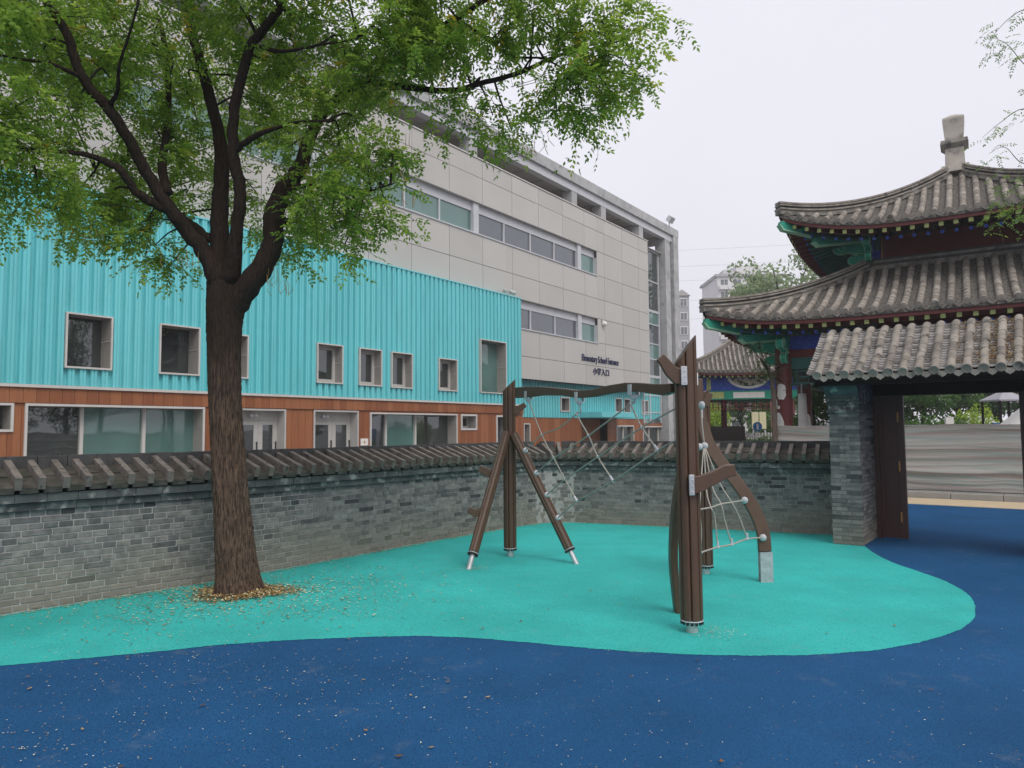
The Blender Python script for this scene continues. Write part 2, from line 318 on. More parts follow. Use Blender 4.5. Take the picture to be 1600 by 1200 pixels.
# ------------------------------------------------------------------ school building
FA = R(35.5); FD = V((math.sin(FA), math.cos(FA), 0)); FN = V((math.cos(FA), -math.sin(FA), 0))
FP = V((-6.4345, 25.7, 0)); FF = (FP, FD, -FN, Z)
rnd = random.Random(5)
SB = thing('school_building', 'long grey panel school building with turquoise corrugated box and wooden ground floor', 'building', FP)
def win(name, s0, s1, z0, z1, off, depth=.34, fr=.05, proud=.07, mull=(), glass='glass', sash=0, frame='white_frame', reveal='taupe', rail=False, label=None):
    f_ = MB(); o0, o1 = off - proud, off + depth
    f_.fbox(FF, (s0, s0 + fr), (o0, o1 - .002), (z0, z1)); f_.fbox(FF, (s1 - fr, s1), (o0, o1 - .002), (z0, z1))
    f_.fbox(FF, (s0 + fr, s1 - fr), (o0, o1 - .002), (z1 - fr, z1)); f_.fbox(FF, (s0 + fr, s1 - fr), (o0, o1 - .002), (z0, z0 + fr))
    mi = []
    o = f_.build('window', M[frame], SB)
    r_ = MB()                                    # lining of the deep reveal
    a0, a1, b0, b1 = s0 + fr, s1 - fr, z0 + fr, z1 - fr; e = .006
    r_.fbox(FF, (a0, a0 + e), (off - proud + .03, o1 - .02), (b0, b1)); r_.fbox(FF, (a1 - e, a1), (off - proud + .03, o1 - .02), (b0, b1))
    r_.fbox(FF, (a0 + e, a1 - e), (off - proud + .03, o1 - .02), (b1 - e, b1)); r_.fbox(FF, (a0 + e, a1 - e), (off - proud + .03, o1 - .02), (b0, b0 + e))
    r_.build('reveal', M[reveal], o)
    xs = [a0] + list(mull) + [a1]
    for i, (x0, x1) in enumerate(zip(xs, xs[1:])):
        g = MB(); g.fbox(FF, (x0, x1), (o1 - .03, o1 - .012), (b0, b1)); gm = glass[i % len(glass)] if isinstance(glass, (list, tuple)) else glass
        g.build('pane', M[gm], o)
    if mull:
        for x in mull:
            g = MB(); g.fbox(FF, (x - .045, x + .045), (o1 - .12, o1 - .031), (b0, b1)); g.build('mullion', M[frame], o)
    if sash:
        q = MB(); w_ = sash
        q.fbox(FF, (a0, a0 + w_), (o1 - .08, o1 - .031), (b0, b1)); q.fbox(FF, (a1 - w_, a1), (o1 - .08, o1 - .031), (b0, b1))
        q.fbox(FF, (a0 + w_, a1 - w_), (o1 - .08, o1 - .031), (b1 - w_, b1)); q.fbox(FF, (a0 + w_, a1 - w_), (o1 - .08, o1 - .031), (b0, b0 + w_))
        q.build('sash', M['white_frame'], o)
    if rail:
        q = MB(); zm = (b0 + b1) / 2 + .05
        q.fbox(FF, (a1 - .02, a1 - .0065), (off, o1 - .04), (zm, zm + .02)); q.build('rail', M['alu'], o)
    return o
# core behind everything
c = MB(); c.fbox(FF, (-30, 33.2), (1.9, 16), (0, 14.4)); c.fbox(FF, (-30, 11.85), (.78, 1.9), (2.3, 8.05)); c.fbox(FF, (-30, 11.85), (.66, 1.9), (0.0, 2.3))
c.build('core', M['dark'], SB)
# --- turquoise box
BW = [(-8.87, -7.69, 3.33, 4.79), (-6.39, -5.14, 3.32, 4.78), (-4.77, -3.48, 3.32, 4.72), (-.74, .44, 3.33, 4.75), (1.23, 2.39, 3.33, 4.75), (2.90, 4.10, 3.31, 4.74), (5.71, 6.93, 3.31, 4.71), (8.58, 10.6, 3.32, 5.81), (-13.2, -12.0, 3.33, 4.79), (-17, -15.8, 3.33, 4.79)]
PIT = .28
def corrugated(s0, s1, z0, z1, off, holes, name='cladding_sheet'):
    a = s0
    while a < s1 - .01:
        b = min(a + PIT * 4, s1); mb = MB(); pts = []
        x = a
        while x < b - 1e-4:
            pts += [(x, 0), (x + .06, 0), (x + .068, .02), (x + .082, .02), (x + .09, 0), (x + .15, 0), (x + .168, .10), (x + .262, .10)]
            x += PIT
        pts = [p for p in pts if p[0] < b] + [(b, 0)]
        hx = sorted({h for w_ in holes for h in w_[:2] if a < h < b}); full = []
        for (x0, d0), (x1, d1) in zip(pts, pts[1:]):
            full.append((x0, d0))
            for h in hx:
                if x0 < h < x1: full.append((h, d0 + (d1 - d0) * (h - x0) / (x1 - x0)))
        full.append(pts[-1])
        whole = [h for h in holes if h[0] <= a + .001 and h[1] >= b - .001]; upper = MB()
        for (x0, d0), (x1, d1) in zip(full, full[1:]):
            for r_ in cut(x0, x1, z0, z1, holes):
                p = [FP + FD * x0 - FN * (off + d0) + Z * r_[2], FP + FD * x1 - FN * (off + d1) + Z * r_[2], FP + FD * x1 - FN * (off + d1) + Z * r_[3], FP + FD * x0 - FN * (off + d0) + Z * r_[3]]
                (upper if whole and r_[2] >= whole[0][3] - .01 else mb).add(p, [(0, 1, 2, 3)])
        for q in (mb, upper):
            if q.v: q.build(name, rnd.choice(M['turqs']), SB)
        a = b
corrugated(-20.24, 11.9, 2.87, 8.12, 0, BW)
sd_ = MB(); sd_.fbox(FF, (11.84, 11.9), (.06, 1.2), (2.87, 8.12)); sd_.build('cladding_return', M['turq'], SB)
t = MB(); t.fbox(FF, (-20.3, 11.93), (-.03, .07), (2.79, 2.865)); t.build('drip_trim', M['turq_trim'], SB)
t = MB(); t.fbox(FF, (-20.3, 11.93), (-.02, 1.2), (8.122, 8.17)); t.build('box_capping', M['turq'], SB)
for i, w_ in enumerate(BW):
    small = 3 <= i <= 6
    win('window', *w_, 0, .54 if not small else .42, .045, .05, glass='glass' if not i == 7 else ['glass_teal'], sash=.13 if small else 0, frame='turq_trim', rail=True, mull=())
# --- wooden ground floor under the box
GWin = [(-10.95, -9.95, 1.68, 2.39), (-9.71, -4.9, .35, 2.39), (1.86, 7.0, .35, 2.33), (7.27, 8.41, 1.62, 2.33), (9.87, 10.95, .5, 2.31), (-17.5, -12, .35, 2.39)]
Doors = [(-3.74, -1.95, 0, 2.38), (-.79, 1.29, 0, 2.38)]
holes = GWin + Doors
a = -20.2
while a < 12.05:
    b = min(a + .298, 12.1); mb = MB()
    for r_ in cut(a + .004, b - .004, 0, 2.39, holes): mb = MB(); mb.fbox(FF, r_[:2], (.085, .12), r_[2:]); mb.build('wood_panel', rnd.choice(M['wood']), SB)
    mb = MB(); mb.fbox(FF, (a + .004, b - .004), (.03, .12), (2.40, 2.788)); mb.build('wood_panel', rnd.choice(M['wood']), SB); a = b
t = MB(); t.fbox(FF, (12.05, 12.1), (.125, 1.3), (0, 2.788)); t.build('wood_return', M['wood'][0], SB)
win('window', *GWin[0], .08, .5, .06, .04, frame='turq_trim', rail=False)
win('window', *GWin[1], .08, .5, .06, .05, mull=(-8.2, -6.52), glass=['glass', 'glass_teal', 'glass_teal'], frame='turq_trim')
win('window', *GWin[2], .08, .5, .06, .05, mull=(3.1, 4.8), glass=['glass', 'glass_teal', 'glass'], frame='turq_trim')
win('window', *GWin[3], .08, .5, .08, .04, frame='turq_trim', sash=.1)
win('window', *GWin[4], .08, .5, .08, .04, frame='turq_trim', glass='glass_grey')
win('window', *GWin[5], .08, .5, .06, .05, mull=(-15.7, -13.9), glass=['glass', 'glass_teal'], frame='turq_trim')
for s0, s1, z0, z1 in Doors:
    f_ = MB(); f_.fbox(FF, (s0, s0 + .06), (.05, .55), (0, z1)); f_.fbox(FF, (s1 - .06, s1), (.05, .55), (0, z1)); f_.fbox(FF, (s0 + .06, s1 - .06), (.05, .55), (z1 - .06, z1))
    d = f_.build('door', M['white_frame'], SB)
    xs = [s0 + .06, s0 + .06 + (s1 - s0 - .12) * .56, s1 - .06]
    for x0, x1 in zip(xs, xs[1:]):
        q = MB(); k = .17
        q.fbox(FF, (x0 + .005, x0 + k), (.46, .52), (0, 2.0)); q.fbox(FF, (x1 - k, x1 - .005), (.46, .52), (0, 2.0)); q.fbox(FF, (x0 + k, x1 - k), (.46, .52), (1.86, 2.0)); q.fbox(FF, (x0 + k, x1 - k), (.46, .52), (0, .3))
        q.build('door_leaf', M['white_frame'], d)
        q = MB(); q.fbox(FF, (x0 + k, x1 - k), (.48, .50), (.3, 1.86)); q.build('pane', M['glass'], d)
        q = MB(); q.fbox(FF, (x1 - .09, x1 - .06), (.40, .43), (.9, 1.3)); q.fbox(FF, (x1 - .09, x1 - .06), (.40, .46), (.93, .95)); q.fbox(FF, (x1 - .09, x1 - .06), (.40, .46), (1.25, 1.27)); q.build('handle', M['black'], d)
    q = MB(); q.fbox(FF, (s0 + .06, s1 - .06), (.44, .54), (2.003, z1 - .062)); q.build('transom', M['white_frame'], d)
    q = MB(); q.fbox(FF, (s0 + .62, s0 + .72), (.3, .44), (2.1, 2.2)); q.lathe(FP + FD * (s0 + .6) - FN * .28 + Z * 2.16, [(.05, 0), (.06, .03), (.02, .07)], 10, axis=FN); q.lathe(FP + FD * (s0 + .78) - FN * .28 + Z * 2.16, [(.05, 0), (.06, .03), (.02, .07)], 10, axis=FN)
    q.build('door_lamp', M['alu'], d)
q = MB(); q.fbox(FF, (1.40, 1.76), (.05, .084), (1.08, 1.34)); pl = q.build('plaque', M['whitep'], SB)
q = MB(); q.lathe(FP + FD * 1.58 - FN * .049 + Z * 1.21, [(.05, 0), (.04, .006)], 12, axis=FN); q.build('plaque_emblem', M['gold'], pl)
# --- grey panelled wall
GO_ = .6
rows = [(4.22, 5.38), (5.38, 6.82), (6.82, 8.30), (8.30, 9.5), (9.5, 10.95), (10.95, 12.44), (12.44, 13.69), (13.69, 14.58)]
cols = [7.15 + 2.45 * k for k in range(-12, 9)] + [28.25]
strips = [(-40, 20.93, 10.93, 12.44), (11.5, 20.93, 6.80, 8.30)]
bk = MB()
for r_ in cut(-22.2, 28.25, 4.2, 14.56, strips): bk.fbox(FF, r_[:2], (GO_ + .03, GO_ + .30), r_[2:])
bk.build('panel_backing', M['joint'], SB)
for (z0, z1) in rows:
    for x0, x1 in zip(cols, cols[1:]):
        for r_ in cut(x0 + .012, x1 - .012, z0 + .012, z1 - .012, strips):
            if r_[3] - r_[2] < .1 or (r_[1] < 11.5 and r_[3] < 8.0): continue
            mb = MB(); d = rnd.uniform(0, .006); mb.fbox(FF, (r_[0], r_[1]), (GO_ + d, GO_ + .032), r_[2:]); mb.build('wall_panel', rnd.choice(M['panel']), SB)
mb = MB(); mb.fbox(FF, (28.20, 28.249), (GO_ + .31, GO_ + 1.3), (4.2, 14.5)); mb.build('wall_return', M['panel'][0], SB)
mb = MB(); mb.fbox(FF, (-22.2, 28.3), (GO_ - .04, GO_ + .35), (14.585, 14.64)); mb.build('parapet_capping', M['turq_trim'], SB)
mb = MB(); mb.fbox(FF, (-22.2, 20.9), (GO_ + .305, GO_ + .315), (10.8, 12.6)); mb.build('window_back', M['dark'], SB)
def strip(z0, z1, s0, s1, posts, light, heavy):
    f_ = MB(); f_.fbox(FF, (s0, s1), (GO_ - .05, GO_ + .29), (z0 - .05, z0 + .01)); f_.fbox(FF, (s0, s1), (GO_ + .2, GO_ + .29), (z1 - .42, z1 - .002))
    f_.fbox(FF, (s1 - .03, s1 + .001), (GO_ + .04, GO_ + .3), (z0 + .01, z1 - .42))
    o = f_.build('strip_window', M['alu'], SB)
    q = MB(); q.fbox(FF, (s0, s1), (GO_ + .002, GO_ + .199), (z1 - .012, z1 - .003)); q.build('head_lining', M['soffit'], o)
    xs = [s0] + posts + [s1 - .03]
    for i, (x0, x1) in enumerate(zip(xs, xs[1:])):
        q = MB(); q.fbox(FF, (x0, x1), (GO_ + .26, GO_ + .28), (z0 + .01, z1 - .421)); q.build('pane', M[light(x0)], o)
    for x in posts:
        q = MB(); hv = any(abs(x - h) < .02 for h in heavy); wd = .2 if hv else .04
        q.fbox(FF, (x - wd, x + wd) if hv else (x - wd, x + wd), (GO_ + (.08 if hv else .19), GO_ + .259), (z0 + .011, z1 - (.004 if hv else .422))); q.build('mullion', M['alu'], o)
up = [4.45 - 2.35 * k for k in range(10, 0, -1)] + [4.45, 6.7, 9.2, 11.6, 13.97, 16.34, 18.95]
strip(10.93, 12.44, -22.2, 20.93, up, lambda x: 'glass_teal' if x < 9 or x > 18.5 else 'glass_grey', (9.2, 18.95, -.25, -9.65))
strip(6.80, 8.30, 11.95, 20.93, [13.93, 16.35, 18.92], lambda x: 'glass_teal' if x > 18.5 else 'glass_grey', (18.92,))
# --- roof slab on short columns
mb = MB(); mb.fbox(FF, (-22.2, 33.7), (GO_ - .05, GO_ + .28), (15.95, 16.53)); mb.build('fascia', M['slab'], SB)
mb = MB(); mb.fbox(FF, (-22.2, 33.7), (GO_ + .1, GO_ + .5), (15.5, 15.948)); mb.build('roof_beam', M['alu'], SB)
mb = MB(); mb.fbox(FF, (-22.2, 33.6), (GO_ + .51, 15.5), (15.62, 16.45)); mb.build('roof', M['soffit'], SB)
for k in range(0, 30):
    x = -22 + 1.9 * k
    if x < 33: q = MB(); q.fbox(FF, (x, x + .04), (GO_ + .52, 9), (15.57, 15.618)); q.build('soffit_joint', M['soffit'], SB)
for x in (-19.2, -10.0, -.5, 8.74, 18.22, 21.79, 27.2):
    q = MB(); q.fbox(FF, (x, x + .62), (GO_ + .12, GO_ + .75), (14.3, 15.498)); q.build('roof_column', M['slab'], SB)
q = MB(); q.fbox(FF, (-22.2, 33), (6.0, 6.3), (14.43, 15.6)); q.build('penthouse_wall', M['panel'][0], SB)
q = MB(); q.fbox(FF, (-22.2, 33), (GO_ + .36, 5.99), (14.402, 14.425)); q.build('bounce_floor', M['panel'][1], SB)  # pale floor added to bounce light up onto the soffit
# --- stair glazing and end columns
q = MB(); q.fbox(FF, (31.5, 32.35), (GO_ + .1, GO_ + .9), (0, 15.49)); q.build('end_column', M['slab'], SB)
q = MB(); q.fbox(FF, (32.75, 33.65), (GO_ - .03, GO_ + .9), (0, 15.94)); q.build('end_column', M['slab'], SB)
f_ = MB()
for x in (28.35, 29.35, 31.2): f_.fbox(FF, (x, x + .12), (GO_ + .55, GO_ + .7), (2, 14.4))
for z in (14.3, 12.1, 9.9, 9.0, 7.6, 6.5, 5.2, 3.9, 2.7): f_.fbox(FF, (28.3, 31.4), (GO_ + .58, GO_ + .68), (z, z + (.18 if z in (14.3, 9.9, 5.2) else .08)))
cw = f_.build('stair_glazing', M['alu'], SB)
zz = [2, 2.7, 3.9, 5.2, 6.5, 7.6, 9.0, 9.9, 12.1, 14.3]
for i, (z0, z1) in enumerate(zip(zz, zz[1:])):
    for x0, x1 in ((28.4, 29.4), (29.4, 31.25)):
        q = MB(); q.fbox(FF, (x0, x1), (GO_ + .64, GO_ + .66), (z0, z1)); q.build('pane', M[rnd.choice(['glass_teal', 'glass_teal', 'glass_grey', 'glass'])], cw)
# --- lower wing, set back, right of the box
LO = 1.2
LW = [(17.5, 18.47, 2.62, 3.45), (24.16, 25.12, 2.68, 3.6), (25.4, 26.33, 2.66, 3.6), (28.04, 29.13, 2.58, 3.58), (31.24, 32.3, 2.52, 3.55)]
corrugated(11.95, 33.2, 2.27, 4.24, LO, LW)
for w_ in LW: win('window', *w_, LO, .3, .06, .04, glass='glass_grey', frame='turq_trim')
lw = [(13.85, 14.45, .6, 1.95), (24.36, 26.9, 0.2, 1.84), (28.3, 33.0, .2, 1.78)]
a = 12.1
while a < 33.1:
    b = min(a + .6, 33.2); mb = MB()
    for r_ in cut(a + .005, b - .005, 0, 2.26, lw + [(19.9, 23.2, 0, 2.26)]): mb = MB(); mb.fbox(FF, r_[:2], (LO + .05, LO + .1), r_[2:]); mb.build('wood_panel', rnd.choice(M['wood']), SB)
    a = b
win('window', *lw[0], LO + .05, .25, .06, .03, glass='glass_grey', frame='turq_trim')
win('window', *lw[1], LO + .05, .25, .08, .03, mull=(25.6,), frame='turq_trim'); win('window', *lw[2], LO + .05, .25, .08, .03, mull=(29.6, 31.2), frame='turq_trim')
q = MB(); q.fbox(FF, (19.7, 24.4), (-.2, LO - .02), (2.3, 2.36)); q.fbox(FF, (19.7, 24.4), (-.24, -.2), (2.3, 2.62)); q.fbox(FF, (19.7, 19.74), (-.2, LO - .02), (2.361, 2.62)); q.build('entrance_canopy', M['turq'], SB)
q = MB(); q.fbox(FF, (19.9, 23.2), (LO + .6, LO + .65), (0, 2.26)); q.build('entrance_recess', M['wood'][3], SB)
# --- lettering
def lettering(txt, s, z, h, width, name):
    cu = bpy.data.curves.new(name, 'FONT'); cu.body = txt; cu.extrude = .02; cu.align_x = 'CENTER'; cu.size = 1
    o = bpy.data.objects.new(name, cu); col.objects.link(o)
    dg = bpy.context.evaluated_depsgraph_get(); me = bpy.data.meshes.new_from_object(o.evaluated_get(dg))
    bpy.data.objects.remove(o); me.materials.clear(); me.materials.append(M['navy'])
    xs = [v.co.x for v in me.vertices]; ys = [v.co.y for v in me.vertices]
    kx = width / (max(xs) - min(xs)); ky = h / (max(ys) - min(ys)); mxs = (max(xs) + min(xs)) / 2; my = min(ys)
    for v in me.vertices:
        p = FD * (s + (v.co.x - mxs) * kx) - FN * (GO_ - .05 - v.co.z * 1.0 * 0 - (v.co.z * -1)) * -1 * -1 + Z * (z + (v.co.y - my) * ky)
        v.co = FD * (s + (v.co.x - mxs) * kx) + FN * (-GO_ + .03 + v.co.z) + Z * (z + (v.co.y - my) * ky)
    ob = bpy.data.objects.new('lettering', me); col.objects.link(ob); ob.parent = SB; ob['_org'] = tuple(FP); ob['label'] = name; return ob
lettering('Elementary School Entrance', 21.2, 5.47, .52, 4.6, 'navy raised English sign lettering on the grey panels')
lettering('小学入口', 21.2, 4.86, .42, 2.0, 'navy raised Chinese sign lettering under the English line')
# --- fittings on the building
def turret(s, z, off, name, label, cat):
    p = FP + FD * s - FN * off + Z * z; o = thing(name, label, cat, p)
    q = MB(); q.tube([p, p + Z * .12], .05, 10); q.build('base', M['white_frame'], o)
    for k in (-1, 1):
        c0 = p + FD * (.22 * k) + Z * .3; q = MB(); q.tube([p + Z * .12, p + Z * .3, c0], .03, 8); q.build('arm', M['white_frame'], o)
        q = MB(); q.lathe(c0 - FN * .12, [(.09, 0), (.11, .05), (.11, .25), (.08, .33), (.05, .34)], 14, axis=FN + FD * (.7 * k) - Z * .3); h = q.build('camera_body', M['white_frame'], o, True)
    return o
turret(11.3, 8.17, .3, 'security_camera', 'white double security camera on top edge of turquoise box', 'camera')
p = FP + FD * 21.55 - FN * (GO_ - .02) + Z * 8.05; o = thing('dome_light', 'small white dome fitting on grey wall beside lower strip window', 'light fitting', p)
q = MB(); q.lathe(p, [(.16, 0), (.16, .1), (.12, .2), (.05, .26)], 16, axis=FN - Z * .2); q.build('dome', M['whitep'], o, True)
q = MB(); q.fbox((p, FD, -FN, Z), (-.2, .2), (-.05, .0), (.1, .22)); q.build('bracket', M['white_frame'], o)
p = FP + FD * 32.6 - FN * (GO_ + .2) + Z * 16.53; o = thing('floodlight', 'grey floodlight standing on the roof slab end', 'floodlight', p)
q = MB(); q.tube([p, p + Z * .5], .05, 8); q.build('stem', M['alu'], o); q = MB(); q.fbox((p + Z * .5, FD, (FN * -.8 + Z * .6).normalized(), (Z * .8 + FN * .6).normalized()), (-.35, .35), (-.15, .15), (-.05, .4)); q.build('lamp_head', M['alu'], o)
# ------------------------------------------------------------------ boundary wall: English bond, cornice, ribbed coping
rnd = random.Random(11)
BWALL = thing('boundary_wall', 'low curved grey brick boundary wall with ribbed tile coping', 'wall', WPATH[30])
CH = .0615; NC = 15; TH = .80
mo = MB(); ss = np.arange(0, WLEN, .2).tolist() + [WLEN]
def ribbon(mb, o0, o1, z0, z1, step=.2, mi=0, s_end=None):
    pr = []; S = np.arange(0, WLEN, step).tolist() + [WLEN - 1e-4]
    for s in S:
        p, t, n = wpos(s); pr += [p + n * o0 + Z * z0, p + n * o1 + Z * z0, p + n * o1 + Z * z1, p + n * o0 + Z * z1]
    k = len(S); fs = [(4 * i + j, 4 * i + (j + 1) % 4, 4 * i + 4 + (j + 1) % 4, 4 * i + 4 + j) for i in range(k - 1) for j in range(4)]
    fs += [(3, 2, 1, 0), (4 * k - 4, 4 * k - 3, 4 * k - 2, 4 * k - 1)]; mb.add(pr, fs, mi); return mb
ribbon(mo, -TH, -.0065, -.02, .97); mo.build('mortar_core', M['mortar'], BWALL)
kinds = {}
def brickmesh(L, k):
    key = (round(L, 3), k)
    if key not in kinds: kinds[key] = bevbox('brick', L, .09, CH - .009, .004, M['brick'][k])
    return kinds[key]
cand = []
tone = lambda r: rnd.choices(range(6), (34, 28, 18, 12, 5, 3) if r < 11 else (28, 16, 32, 6, 12, 5))[0]
for r_ in range(NC):
    L = .25 if r_ % 2 else .125; s = -.06 * (r_ % 2) - rnd.uniform(0, .05)
    pt_ = 0
    while s < WLEN:
        l = L * 1 if rnd.random() > .06 else L * (.5 if L > .2 else 2)
        if s > .02 and s + l < WLEN - .02: 
            k = tone(r_); k = k if k < 4 or pt_ < 4 else rnd.randrange(3)
            if l > .3: k = min(k, 3)
            pt_ = k; cand.append((s + l / 2, l - .010, r_, k))
        s += l
def cdist(c):
    p = wpos(c[0])[0]; u = 800 + FPX * p.x / max(p.y, .1); return p.length + (100 if u < -15 or p.y < 1 else 0)
cand.sort(key=cdist)
for c in cand[:300]:
    p, t, n = wpos(c[0]); place(brickmesh(c[1], c[3]), 'brick', BWALL, p + n * (-.045 + rnd.uniform(-.0035, .0035)) + Z * (c[2] * CH + CH / 2 + .004), (t, -n, Z))
bs = MB()
for c in cand[300:]:
    p, t, n = wpos(c[0]); q = p + n * rnd.uniform(-.0035, .0035) + Z * (c[2] * CH + .008)
    bs.fbox((q, t, -n, Z), (-c[1] / 2, c[1] / 2), (0, .08), (0, CH - .009), c[3])
bs.build('brickwork', M['brick'], BWALL, kind='stuff')
ztop = NC * CH
for j, (o0, z0, z1) in enumerate(((.035, ztop + .0, ztop + .075), (.075, ztop + .079, ztop + .160))):
    s = 0
    while s < WLEN - .05:
        l = min(.26, WLEN - s); p, t, n = wpos(s + l / 2); mb = MB()
        mb.fbox((p, t, -n, Z), (-l / 2 + .002, l / 2 - .002), (-o0 + rnd.uniform(-.004, .004), .1), (z0 + .003, z1)); mb.build('cornice_brick', M['cornice'], BWALL); s += l
cc = MB(); ribbon(cc, -TH - .03, -.08, ztop - .02, ztop + .20); cc.build('coping_core', M['coping_dark'], BWALL)
SP = .193; z_e, z_r = ztop + .2525, ztop + .4125
N_ = int(WLEN / SP)
for side in (1, -1):
    for i in range(N_):
        s = (i + .5) * SP; p, t, n = wpos(s); ctr = p - n * TH / 2; n = n * side
        tilt = rnd.uniform(-.006, .006)
        sl = V(n * (TH / 2 + .115 - .035) - Z * (z_r - z_e)); L = sl.length; d = sl.normalized(); up = t.cross(d); up = up if up.z > 0 else -up
        O = ctr + n * .035 + Z * (z_r + tilt)
        fr = (O, t, d, up)
        for k, (a, b) in enumerate(((0.0, .5), (.505, 1.0))):
            mb = MB(); mb.fbox(fr, (-SP / 2 + .022, SP / 2 - .022), (L * a, L * b + (0 if k == 0 else .012)), (-.075 - .008 * k, -.012 - .012 * k + rnd.uniform(-.004, .004)))
            mb.build('coping_tile', M['coping'], BWALL)
        s2 = i * SP + rnd.uniform(-.006, .006)
        if s2 < .02: continue
        p, t, n2 = wpos(s2); n2 = n2 * side; ctr = p - n2 * side * TH / 2 if side == 1 else wpos(s2)[0] - wpos(s2)[2] * TH / 2
        sl = V(n2 * (TH / 2 + .125 - .03) - Z * (z_r - z_e - .0)); d = sl.normalized(); up = t.cross(d); up = up if up.z > 0 else -up
        mb = MB(); yaw = rnd.uniform(-.012, .012); tt = (t + d * yaw).normalized()
        mb.fbox((ctr + n2 * .03 + Z * (z_r + .002), tt, d, up), (-.029, .029), (-.02, L + .03), (-.05,   .062 + rnd.uniform(-.008, .008))); mb.build('coping_rib', M['coping_rib'], BWALL)
s = 0
while s < WLEN - .05:
    l = min(.26, WLEN - s); p, t, n = wpos(s + l / 2); mb = MB()
    mb.fbox((p - n * TH / 2, t, -n, Z), (-l / 2 + .003, l / 2 - .003), (-.075, .075), (z_r - .07, z_r + .085 + rnd.uniform(-.004, .004))); mb.build('ridge_brick', M['coping_dark'], BWALL); s += l
# ------------------------------------------------------------------ gatehouse
rnd = random.Random(21)
GATE = thing('gatehouse', 'small grey brick gatehouse with tiled roof and open dark red door', 'gatehouse', GO)
GF = (GO, GE, GG, Z); GW = 3.02; PD = 1.22
bh = .0575
def pier(e0, e1):
    c = MB(); c.fbox(GF, (e0 + .012, e1 - .012), (.012, PD - .012), (-.02, 2.2)); c.build('pier_core', M['mortar'], GATE)
    n = 32
    for r_ in range(n):
        z0 = r_ * bh + .004; z1 = z0 + bh - .007
        def put(a, b, c0, c1):
            mb = MB(); k = rnd.choices(range(6), (30, 24, 20, 10, 11, 5))[0]; j = rnd.uniform(-.003, .003)
            mb.fbox(GF, (a + j, b + j), (c0 + j, c1 + j), (z0, z1)); mb.build('brick', M['brick'][k], GATE)
        xs = [e0, e0 + .13, e0 + .26, e1] if r_ % 2 else [e0, e0 + .21, e1]
        for a, b in zip(xs, xs[1:]): put(a + .003, b - .003, 0, .1)
        ys = [.106, .35, .60, .85, 1.10, PD] if r_ % 2 else [.106, .225, .475, .725, .975, PD]
        for a, b in zip(ys, ys[1:]):
            put(e1 - .1, e1, a + .003, b - .003) if e0 < 1 else put(e0, e0 + .1, a + .003, b - .003)
            if r_ % 3 == 0: pass
    # left / outer face joined plainly
    mb = MB()
    for r_ in range(n):
        z0 = r_ * bh + .004
        for a in np.arange(.11 + .06 * (r_ % 2), PD - .1, .24): mb.fbox(GF, (e0, e0 + .05) if e0 < 1 else (e1 - .05, e1), (a, min(a + .234, PD)), (z0, z0 + bh - .007), rnd.randrange(5))
    mb.build('brickwork', M['brick'], GATE, kind='stuff')
    zt = n * bh
    for k, (d, h) in enumerate(((.022, .05), (.0, .07), (.02, .045), (.045, .045), (.07, .04))):
        mb = MB(); mb.fbox(GF, (e0 - min(d, .022), e1 + min(d, .022)), (-d, PD + min(d, .02)), (zt + .002, zt + h)); mb.build('corbel_course', M['cornice'], GATE); zt += h
    mb = MB()                                        # splayed head stone
    b_ = [gp(e0 - .02, -.08, zt + .002), gp(e1 + .02, -.08, zt + .002), gp(e1 + .02, .3, zt + .002), gp(e0 - .02, .3, zt + .002)]
    t_ = [gp(e0 - .02, -.26, zt + .19), gp(e1 + .02, -.26, zt + .19), gp(e1 + .02, .3, zt + .19), gp(e0 - .02, .3, zt + .19)]
    mb.hexa(b_, t_); mb.build('head_stone', M['cornice'], GATE)
    mb = MB(); mb.fbox(GF, (e0 - .02, e1 + .02), (.302, PD), (zt + .002, zt + .3)); mb.build('head_brickwork', M['cornice'], GATE)
pier(0, .40); pier(GW - .40, GW)
# --- roof
EZ, RZ_, EG, RG = 2.36, 3.10, -.39, .60
def prof(b):          # b: 0 eave .. 1 ridge ; gentle sag then rolled crown
    g = EG + (RG - EG) * b
    z = EZ + (RZ_ - EZ) * (.86 * b + .14 * b * b) if b < .86 else None
    if z is None:
        b0 = .86; z0 = EZ + (RZ_ - EZ) * (.86 * b0 + .14 * b0 * b0); q = (b - b0) / (1 - b0); z = z0 + (RZ_ - EZ) * (.155 * q - .068 * q * q)
    return g, z
def rp(e, b, up=0, back=False):
    g, z = prof(b); g2, z2 = prof(min(b + .01, 1)) if b < .99 else (g + .01, z)
    if back: g = 2 * RG - g
    return gp(e, g, z + up)
TS = .177; rows_e = [-.035 + TS * k for k in range(18)]
TR = .053
deck = MB()
for back in (False, True):
    bs_ = np.linspace(0, 1, 11); vs = []
    for b in bs_: vs += [rp(-.15, b, -.02, back), rp(GW + .12, b, -.02, back), rp(GW + .12, b, -.09, back), rp(-.15, b, -.09, back)]
    deck.add(vs, [(4 * i + j, 4 * i + (j + 1) % 4, 4 * i + 4 + (j + 1) % 4, 4 * i + 4 + j) for i in range(10) for j in range(4)] + [(3, 2, 1, 0), (40, 41, 42, 43)])
deck.build('roof_deck', M['beam'], GATE)
NT = 6
tube_prof = lambda n=10: [(math.cos(math.pi * (j / (n - 1)) * 1.24 - .12 * math.pi), math.sin(math.pi * (j / (n - 1)) * 1.24 - .12 * math.pi)) for j in range(n)]
